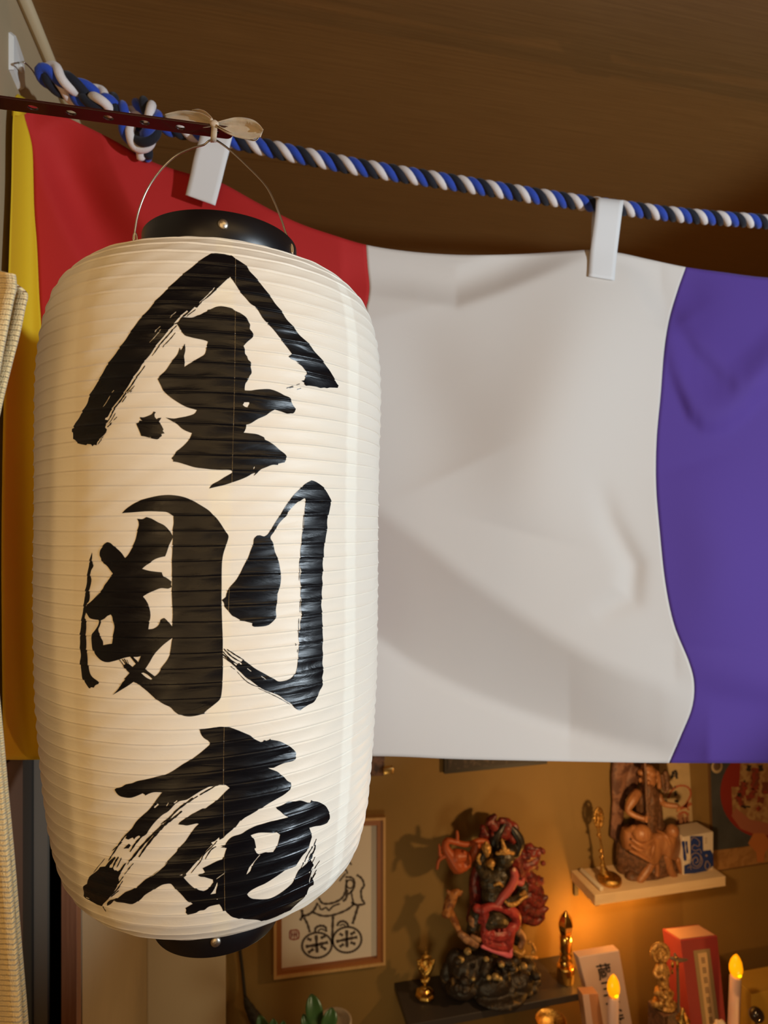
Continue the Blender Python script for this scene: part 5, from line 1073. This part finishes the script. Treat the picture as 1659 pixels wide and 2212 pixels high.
def lotus_picture():
    t = thing('lotus_picture', 'slate blue hanging picture with a large red and gold disc, at the right edge', 'picture', pY(1600, 1880, 1.94))
    m_bl = mat('slate blue silk', (0.060, 0.065, 0.072), 0.7, var=0.2, vscale=14); m_fr = mat('thin bronze frame', (0.16, 0.085, 0.035), 0.45)
    m_rd = mat('vermilion disc', (0.26, 0.022, 0.014), 0.7); m_go = two_tone('old gold ground', (0.42, 0.26, 0.11), (0.30, 0.15, 0.06), 40, rough=0.7, bump=0.0); m_gr = two_tone('gold cloud ground', (0.30, 0.15, 0.05), (0.38, 0.20, 0.07), 30, rough=0.7, bump=0.0)
    m_fg = two_tone('red brown figures', (0.26, 0.035, 0.02), (0.16, 0.04, 0.02), 50, rough=0.7, bump=0.0); m_dk = mat('dark hair', (0.03, 0.018, 0.012), 0.7)
    cs = [(1541, 1884), (1800, 1843), (1800, 1420), (1526, 1470)]; a = fitquad(cs, 1.94)
    q = M(); q.add(a + [Vector((p.x, 1.9495, p.z)) for p in a], [(0, 1, 2, 3), (7, 6, 5, 4), (0, 4, 5, 1), (1, 5, 6, 2), (2, 6, 7, 3), (3, 7, 4, 0)]); fr = obj('frame', q, m_fr, t, smooth=False)
    def patch(name, pts, m_, Y, par=fr): q = M(); q.add([pY(u, v, Y) for u, v in pts], [tuple(range(len(pts)))]); return obj(name, q, m_, par, smooth=False, solid=0.0004)
    cv = patch('blue_ground', [(1541, 1838), (1796, 1800), (1796, 1425), (1529, 1475)], m_bl, 1.9385, t)
    gg = patch('gold_band', [(1542, 1881), (1796, 1840), (1796, 1796), (1640, 1822), (1612, 1829), (1588, 1832), (1541, 1837)], m_gr, 1.9380, t)
    cx, cy = 1652, 1712
    D = [(cx + 100 * math.cos(a) * 0.96, cy + 98 * math.sin(a)) for a in np.linspace(0, 2 * math.pi, 49)[:-1]]
    disc = patch('disc', D, m_rd, 1.9374, t)
    strokes_on('inner_gold', '|'.join(['6 S 0,0 1,1']), 1.937, 1, m_go, disc, sc=1)
    patch('inner_ground', [(1600, 1640), (1597, 1700), (1580, 1700), (1583, 1760), (1600, 1790), (1640, 1805), (1690, 1800), (1730, 1770), (1740, 1700), (1720, 1640)], m_go, 1.9371, disc)
    patch('lower_rays', [(1580, 1762), (1600, 1790), (1640, 1806), (1690, 1800), (1720, 1780), (1690, 1765), (1660, 1778), (1620, 1770), (1590, 1745)], mat('rose brown rays', (0.36, 0.12, 0.07), 0.7), 1.9368, disc)
    TILES['T'] = (1480, 1640)
    strokes_on('figures', """120 T 1300,160 1285,400 1280,560|90 T 1290,560 1200,690 1120,720|110 T 1090,420 1060,560 1010,700|80 T 940,680 1010,770 1060,860|100 T 1480,420 1470,640|90 T 1330,740 1450,760|70 T 1330,880 1380,940""", 1.9365, 1, m_fg, disc, sc=8.51)
    for S_ in ('60 T 1180,110 1160,220', '60 T 1380,110 1400,220', '60 T 990,620 1000,680', '22 T 1060,860 1200,880', '30 T 1080,390 1100,420', '26 T 1030,860 1120,900'): strokes_on('dark_detail', S_, 1.9362, 1, m_dk, disc, sc=8.51)
    patch('stem', [(1628, 1800), (1616, 1822), (1634, 1842), (1636, 1862), (1650, 1862), (1652, 1842), (1668, 1822), (1650, 1800)], mat('orange lotus stem', (0.48, 0.17, 0.05), 0.7), 1.9366, t)
    f = Fig(1.934); f.q.ell(f.P(1549, 1656), (0.024, 0.004, 0.024)); f.put('medallion', mat('cream medallion', (0.50, 0.38, 0.22), 0.6), t, 0)
    q = M(); q.ell(pY(1549, 1655, 1.930), (0.016, 0.003, 0.016)); obj('medallion_centre', q, mat('dark bronze', (0.13, 0.08, 0.05), 0.5), t)
lotus_picture()
# --- leaning tablets, gilt figure, candles on the altar
def lean_box(name, label, cat, TL, TR, BL, BR, Yt, Yb, thick, m_face, m_side, zb_=ZA):
    """box leaning back: top edge at depth Yt, bottom edge (below the frame) at Yb, resting on the altar"""
    tl, tr_ = pY(*TL, Yt), pY(*TR, Yt); bl, br = pY(*BL, Yb), pY(*BR, Yb)
    def ext(a, b_): k = (CZ + zb_ - a.z) / (b_.z - a.z); return a + (b_ - a) * k
    bl, br = ext(tl, bl), ext(tr_, br)
    n = ((tr_ - tl).cross(bl - tl)).normalized()
    if n.y > 0: n = -n
    bk = -n * thick
    return tl, tr_, bl, br, n, bk
def tablet_white():
    lbl = 'pinkish white wooden tablet with large black characters, leaning behind the left electric candle'
    tl, tr_, bl, br, n, bk = lean_box('', '', '', (1249, 2068), (1338, 2053), (1294, 2240), (1368, 2225), 1.76, 1.735, 0.035, None, None)
    t = thing('wooden_tablet', lbl, 'tablet', (bl + br) / 2)
    m_ = mat('whitish pink wood', (0.70, 0.52, 0.46), 0.6); 
    q = M(); bks = [p + bk for p in (tl, tr_, br, bl)]; up_ = Vector((0, 0, 0.0))
    for i in (2, 3): bks[i] = Vector((bks[i].x, bks[i].y, CZ + ZA + 0.0005))
    q.add([tl, tr_, br, bl] + bks, [(0, 3, 2, 1), (4, 5, 6, 7), (0, 1, 5, 4), (1, 2, 6, 5), (2, 3, 7, 6), (3, 0, 4, 7)]); bd = obj('board', q, m_, t, smooth=False, bevel=0.003)
    rt = (tr_ - tl).normalized(); dn = (bl - tl).normalized(); c = tl + (tr_ - tl) * 0.52 + dn * 0.075 + n * 0.0012
    text_mesh('\u8535\u738b\u5927\u6a29\u73fe', 0.052, 'lettering', m_txt, bd, c, rt, dn, bold=0.0008, gap=1.0)
tablet_white()
def tablet_small():
    tl, tr_, bl, br, n, bk = lean_box('', '', '', (1258, 2148), (1292, 2146), (1270, 2240), (1308, 2238), 1.66, 1.655, 0.03, None, None)
    t = thing('wooden_tablet', 'small orange-brown wooden tablet standing under the right end of the dark shelf', 'tablet', (bl + br) / 2)
    q = M(); q.add([tl, tr_, br, bl] + [Vector(((p + bk).x, (p + bk).y, p.z)) for p in (tl, tr_, br, bl)], [(0, 3, 2, 1), (4, 5, 6, 7), (0, 1, 5, 4), (1, 2, 6, 5), (2, 3, 7, 6), (3, 0, 4, 7)])
    obj('board', q, mat('orange brown wood', (0.55, 0.25, 0.12), 0.5), t, smooth=False, bevel=0.002)
    q = M(); a = tl + n * 0.001; b2 = bl + n * 0.001; w_ = (tr_ - tl) * 0.4; q.add([a, a + w_, b2 + w_, b2], [(0, 3, 2, 1)]); obj('pale_strip', q, mat('pale pink strip', (0.72, 0.48, 0.40), 0.6), t, smooth=False, solid=0.001)
tablet_small()
def redbox():
    tl, tr_, bl, br, n, bk = lean_box('', '', '', (1470, 2032), (1550, 2022), (1496, 2240), (1570, 2230), 1.76, 1.735, 0.075, None, None)
    t = thing('red_book_box', 'tall red cloth-covered book box with a narrow cream title strip', 'book', (bl + br) / 2)
    bks = [p + bk for p in (tl, tr_, br, bl)]
    sh = Vector((-0.012, 0, 0.0)); bks = [p + sh for p in bks]
    for i in (2, 3): bks[i] = Vector((bks[i].x, bks[i].y, CZ + ZA + 0.0005))
    q = M(); q.add([tl, tr_, br, bl] + bks, [(0, 3, 2, 1), (4, 5, 6, 7), (1, 2, 6, 5), (2, 3, 7, 6), (3, 0, 4, 7), (0, 1, 5, 4)])
    bd = obj('case', q, mat('crimson cloth', (0.34, 0.045, 0.05), 0.65, bump=0.3, bscale=300), t, smooth=False, bevel=0.002)
    q = M(); e = (tr_ - tl) * 0.04; u_ = Vector((0, 0, 0.0012)); q.add([tl + e + bk * .08 + sh * .08 + u_, tr_ - e + bk * .08 + sh * .08 + u_, tr_ - e + bk * .9 + sh * .9 + u_, tl + e + bk * .9 + sh * .9 + u_], [(0, 1, 2, 3)]); obj('page_block', q, mat('page edge', (0.55, 0.34, 0.26), 0.7), t, smooth=False, solid=0.001)
    rt = (tr_ - tl); L_ = (bl - tl); dn = L_.normalized()
    def strip(name, x0, x1, y0, y1, lift, m_, par): 
        q = M(); a = tl + rt * x0 + dn * y0; b2 = tl + rt * x1 + dn * y0; c2 = tl + rt * x1 + dn * y1; d2 = tl + rt * x0 + dn * y1
        q.add([p + n * lift for p in (a, b2, c2, d2)], [(0, 3, 2, 1)]); return obj(name, q, m_, par, smooth=False, solid=0.0006)
    lb = strip('label_border', 0.30, 0.74, 0.035, 0.33, 0.0010, mat('greenish brocade', (0.36, 0.27, 0.15), 0.7), bd)
    st = strip('title_strip', 0.40, 0.64, 0.045, 0.32, 0.0018, mat('cream title paper', (0.66, 0.48, 0.28), 0.7), t)
    q = M(); R = random.Random(2); ru = rt.normalized()
    for k in range(8):
        c = tl + rt * 0.52 + dn * (0.068 + k * 0.031) + n * 0.0026
        for j in range(3): q.box(c + dn * (-0.007 + 0.007 * j), (0.012, 0.0006, 0.0022), Matrix((ru, n, dn)).transposed())
        for j in (-1, 1): q.box(c + ru * 0.0042 * j, (0.0018, 0.0006, 0.018), Matrix((ru, n, dn)).transposed())
    obj('title_characters', q, mat('faded ink', (0.17, 0.10, 0.07), 0.7), st, smooth=False)
redbox()
def gilt_figure():
    Y0 = 1.66; f = Fig(Y0); c = pY(1436, 2200, Y0)
    t = thing('gilt_figure', 'small gilt standing figure with round halo on a square wooden pedestal', 'statue', Vector((c.x, c.y, CZ + ZA)))
    z1 = pY(1436, 2172, Y0).z
    q = M(); q.box((c.x + 0.004, Y0, (z1 + CZ + ZA) / 2 - .0), (0.080, 0.066, z1 - CZ - ZA), Matrix.Rotation(0.1, 3, 'Z')); obj('pedestal', q, m_carvedd, t, smooth=False, bevel=0.003)
    for (v, r, h) in ((2178, 20, 7), (2168, 24, 7), (2158, 16, 5), (2150, 18, 5), (2143, 20, 6)): f.e(1434, v, 0, r, h)
    for a in range(10): f.e(1434 + 21 * math.cos(a * .63), 2170, .022 * math.sin(a * .63), 6, 7); f.e(1434 + 17 * math.cos(a * .63), 2146, .018 * math.sin(a * .63), 5, 7)
    f.put('lotus_base', m_gild, t, 0.0018, disp=0.001)
    f.t([(1434, 2140, 0, 10), (1432, 2120, 0, 12), (1430, 2098, 0, 13), (1429, 2086, 0, 11), (1428, 2080, 0, 5)]).t([(1420, 2090, 0, 5), (1415, 2104, -.008, 5), (1422, 2112, -.018, 4), (1430, 2108, -.022, 3)]).t([(1439, 2090, 0, 5), (1443, 2104, -.008, 5), (1436, 2114, -.018, 4)]).t([(1420, 2112, -.01, 3), (1430, 2128, -.015, 3), (1440, 2136, -.01, 3)]).t([(1440, 2108, -.01, 2), (1436, 2124, -.015, 3), (1426, 2136, -.01, 3)]).e(1427, 2069, -.004, 7, 8).e(1427, 2060, -.002, 4, 4).e(1427, 2071, -.013, 1.5, 2.4)
    f.put('figure', m_gild, t, 0.0014, disp=0.001, dscale=0.005)
    ring_ = [(1426 + 17 * math.cos(a), 2058 + 18 * math.sin(a), .006, 5) for a in np.linspace(0, 2 * math.pi, 19)]; f.t(ring_, k=2); f.e(1426, 2058, .008, 16, 17, 2); f.put('halo', m_gild, t, 0.0016)
gilt_figure()
m_wax = mat('pinkish white plastic candle', (0.72, 0.50, 0.46), 0.45, sub=0.2)
m_flame = mat('glowing bulb', (1.0, 0.35, 0.02), 0.2, emit=(1.0, 0.33, 0.0), estr=1.0)
m_hot = mat('bulb core', (1.0, 0.7, 0.05), 0.2, emit=(1.0, 0.72, 0.0), estr=1.6)
def candle(u, vt, Y, lean, label):
    c = pY(u, vt + 48, Y); b0 = Vector((c.x + lean * 0.25, Y, CZ + ZA)); k = depthY(u, Y) / F
    t = thing('electric_candle', label, 'candle', b0, 'electric candles')
    ax_ = (c - b0).normalized(); rot = ax_.to_track_quat('Z', 'Y').to_matrix(); h = (c - b0).length
    q = M(); q.lathe(b0, [(0.001, 0), (11.5 * k, 0), (11.5 * k, h - .002), (10.5 * k, h), (4 * k, h)], 24, rot); obj('stick', q, m_wax, t)
    q = M(); q.lathe(c, [(6 * k, 0), (10 * k, 4 * k), (13 * k, 12 * k), (13.4 * k, 20 * k), (11 * k, 32 * k), (6 * k, 42 * k), (1.5 * k, 47 * k)], 24, rot); bl_ = obj('bulb', q, m_flame, t)
    q = M(); q.ell(c + ax_ * 9 * k - Vector((0, 11 * k, 0)), (4.5 * k, 3 * k, 4.5 * k)); obj('glowing_core', q, m_hot, bl_)
    return t
candle(1325, 2104, 1.62, -0.02, 'left electric candle with orange bulb, in front of the white tablet')
candle(1589, 2061, 1.66, -0.10, 'right electric candle with orange bulb, beside the red book box')
def hooks():
    f = Fig(1.60); c = f.P(1467, 2130); vz = HYP - (ZA + 0.004) * F / depthY(1467, 1.60)
    t = thing('dark_ornament', 'small dark horned ornament with gold drops in front of the red book box', 'ornament', Vector((c.x, c.y, CZ + ZA)))
    f.t([(1450, 2070, 0, 3), (1460, 2072, 0, 5), (1472, 2074, 0, 4), (1484, 2073, 0, 2)]).t([(1458, 2062, 0, 3), (1462, 2072, 0, 4)]).t([(1463, 2076, 0, 3), (1464, 2110, 0, 3), (1466, 2200, 0, 3), (1467, vz, 0, 3)])
    f.put('stem', mat('dark bronze', (0.13, 0.08, 0.05), 0.5), t, 0)
    f.t([(1453, 2080, -.003, 3), (1453, 2088, -.003, 3)]).t([(1463, 2078, -.006, 3), (1464, 2088, -.006, 3)]).e(1460, 2068, -.004, 3, 3).t([(1452, 2096, -.003, 2.5), (1452, 2102, -.003, 2.5)]); f.put('gold_drops', m_gold2, t, 0)
    f = Fig(1.54); c = f.P(1475, 2200); k = depthY(1475, 1.54) / F; z0 = CZ + ZA
    h = pY(1475, 2176, 1.54).z - z0
    q = M(); q.lathe(Vector((c.x, c.y, z0)), [(0.001, 0), (0.024, 0), (0.022, 0.01), (0.006, 0.02), (0.005, h - 0.045), (0.017, h - 0.040), (0.019, h - 0.034), (0.010, h - 0.028), (0.013, h - 0.024), (0.006, h - 0.016), (0.007, h - 0.010), (0.001, h)], 20)
    tag(obj('gold_finial', q, m_gold2), 'tiny pointed gold finial at the foot of the red book box', 'ornament')
    c = pY(1555, 2216, 1.60); q = M(); q.ell(c, 0.014)
    for a in range(12): q.ell(c + Vector((0.012 * math.cos(a * .52), 0.004 * math.sin(a * 2.0), 0.007 * math.sin(a * .52 * 1.0) + 0.003)), 0.007)
    z0_ = CZ + ZA; q.lathe(Vector((c.x, c.y, z0_)), [(0.001, 0), (0.02, 0), (0.016, 0.02), (0.005, 0.05), (0.005, c.z - z0_)], 16)
    tag(obj('white_flower', q, mat('white petals', (0.72, 0.60, 0.50), 0.6)), 'small white artificial flower at the bottom edge below the red book box', 'flower')
    c = pY(1634, 2192, 1.58); kk = depthY(1634, 1.58) / F
    t = thing('dark_ball', 'dark glossy ball on a thin stand beside the right candle', 'ball', Vector((c.x, c.y, CZ + ZA)))
    q = M(); q.ell(c, 15 * kk, nu=32, nv=20); obj('ball', q, mat('black glass', (0.02, 0.012, 0.01), 0.08, coat=0.5), t)
    q = M(); q.lathe(Vector((c.x, c.y, CZ + ZA)), [(0.001, 0), (0.02, 0), (0.018, 0.008), (0.004, 0.016), (0.004, c.z - CZ - ZA - 12 * kk)], 16); obj('stand', q, m_carvedd, t)
    q = M(); a = pY(1619, 2143, 1.78); q.box((a.x + 0.09, a.y + 0.04, (a.z + CZ + ZA) / 2), (0.18, 0.10, a.z - CZ - ZA), None)
    tag(obj('yellow_box', q, mat('ochre yellow box', (0.58, 0.36, 0.06), 0.6), smooth=False, bevel=0.002), 'ochre yellow box at the lower right corner', 'box')
    c = pY(1190, 2203, 1.62); 
    q = M(); rows = []
    for (r, z) in ((0.012, -0.035), (0.03, -0.028), (0.040, -0.012), (0.043, 0.0), (0.041, 0.0), (0.037, -0.012), (0.026, -0.024), (0.002, -0.028)): rows.append([Vector((c.x + r * math.cos(a_), c.y + r * math.sin(a_), c.z + z)) for a_ in np.linspace(0, 2 * math.pi, 41)[:-1]])
    q.grid(rows[::-1], closed=True); q.lathe(Vector((c.x, c.y, CZ + ZA)), [(0.001, 0), (0.03, 0), (0.028, 0.01), (0.008, 0.03), (0.008, c.z - 0.034 - CZ - ZA)], 24)
    tag(obj('gold_bowl', q, m_gold2), 'gold footed bowl under the dark shelf, only its rim in view', 'bowl')
hooks()
# --- plants and cord at the lower left of the altar
m_leaf = mat('waxy leaf', (0.045, 0.11, 0.035), 0.30, coat=0.2); m_stem = mat('green stem', (0.08, 0.10, 0.03), 0.5)
m_pot = mat('pale ceramic pot', (0.50, 0.42, 0.34), 0.4)
def leaf(parent, base, tip, wpx, Y, bend=0.02):
    a, b_ = pY(*base, Y), pY(*tip, Y - bend); L_ = (b_ - a).length; ax_ = (b_ - a).normalized(); sd = ax_.cross(Vector((0, 1, 0))).normalized(); k = depthY(base[0], Y) / F
    rows = []
    for i in range(13):
        f = i / 12; hw = wpx * k / 2 * (math.sin(math.pi * min(1, f ** 1.25 * 0.95 + 0.03)) ** 0.5)
        c = a + ax_ * L_ * f + Vector((0, -0.012 * math.sin(math.pi * f), 0)); rows.append([c + sd * hw * s_ + Vector((0, -0.006 * abs(s_) ** 1.5, 0)) for s_ in (-1, -.6, -.25, 0, .25, .6, 1)])
    q = M(); q.grid(rows); return obj('leaf', q, m_leaf, parent, solid=0.0022)
def plant(u, Y, leaves, label, potr, vp):
    c = pY(u, vp, Y); t = thing('potted_plant', label, 'plant', Vector((c.x, c.y, CZ + ZA)))
    z = CZ + ZA; h = c.z - z
    q = M(); q.lathe(Vector((c.x, c.y, z)), [(0.001, 0), (potr * 0.7, 0), (potr * 0.95, h * 0.8), (potr, h * 0.86), (potr * 1.04, h), (potr * 0.9, h), (potr * 0.85, h - 0.01), (0.001, h - 0.012)], 32); obj('pot', q, m_pot, t)
    for b_, tp, wd, dy in leaves: leaf(t, b_, tp, wd, Y + dy)
    q = M(); 
    for b_, tp, wd, dy in leaves: q.tube([pY(b_[0], b_[1] - 2, Y + dy), pY((b_[0] + u) / 2, vp - 5, Y), pY(u, vp + 8, Y)], 0.0025, 8)
    obj('stem', q, m_stem, t)
plant(722, 1.66, [((685, 2215), (672, 2147), 36, -.02), ((700, 2222), (716, 2176), 34, -.03), ((672, 2225), (655, 2190), 22, .0)], 'potted plant with two upright rounded waxy leaves in a pale pot, at the bottom edge', 0.045, 2204)
plant(590, 1.72, [((580, 2240), (560, 2192), 26, -.01), ((588, 2240), (590, 2200), 24, -.03), ((600, 2240), (612, 2204), 22, .0)], 'low dark leafy plant at the bottom edge, left of the waxy-leaved plant', 0.04, 2245)
def cord():
    t = thing('hanging_cord', 'dark cord with a thick tassel hanging on the wall below the lantern', 'cord', pY(545, 2230, 1.93))
    q = M(); q.tube(spline([pY(512, 1990, 1.935), pY(518, 2050, 1.935), pY(524, 2100, 1.935), pY(530, 2160, 1.93)], 5), [0.005] * 16, 10); obj('cord', q, mat('black cord', (0.022, 0.017, 0.012), 0.7), t)
    f = Fig(1.92); f.t([(530, 2158, 0, 5), (540, 2180, 0, 10), (552, 2200, 0, 13), (568, 2225, 0, 14), (580, 2250, 0, 10)]); f.put('tassel', mat('black cord', (0.022, 0.017, 0.012), 0.7), t, 0.003, disp=0.006)
cord()
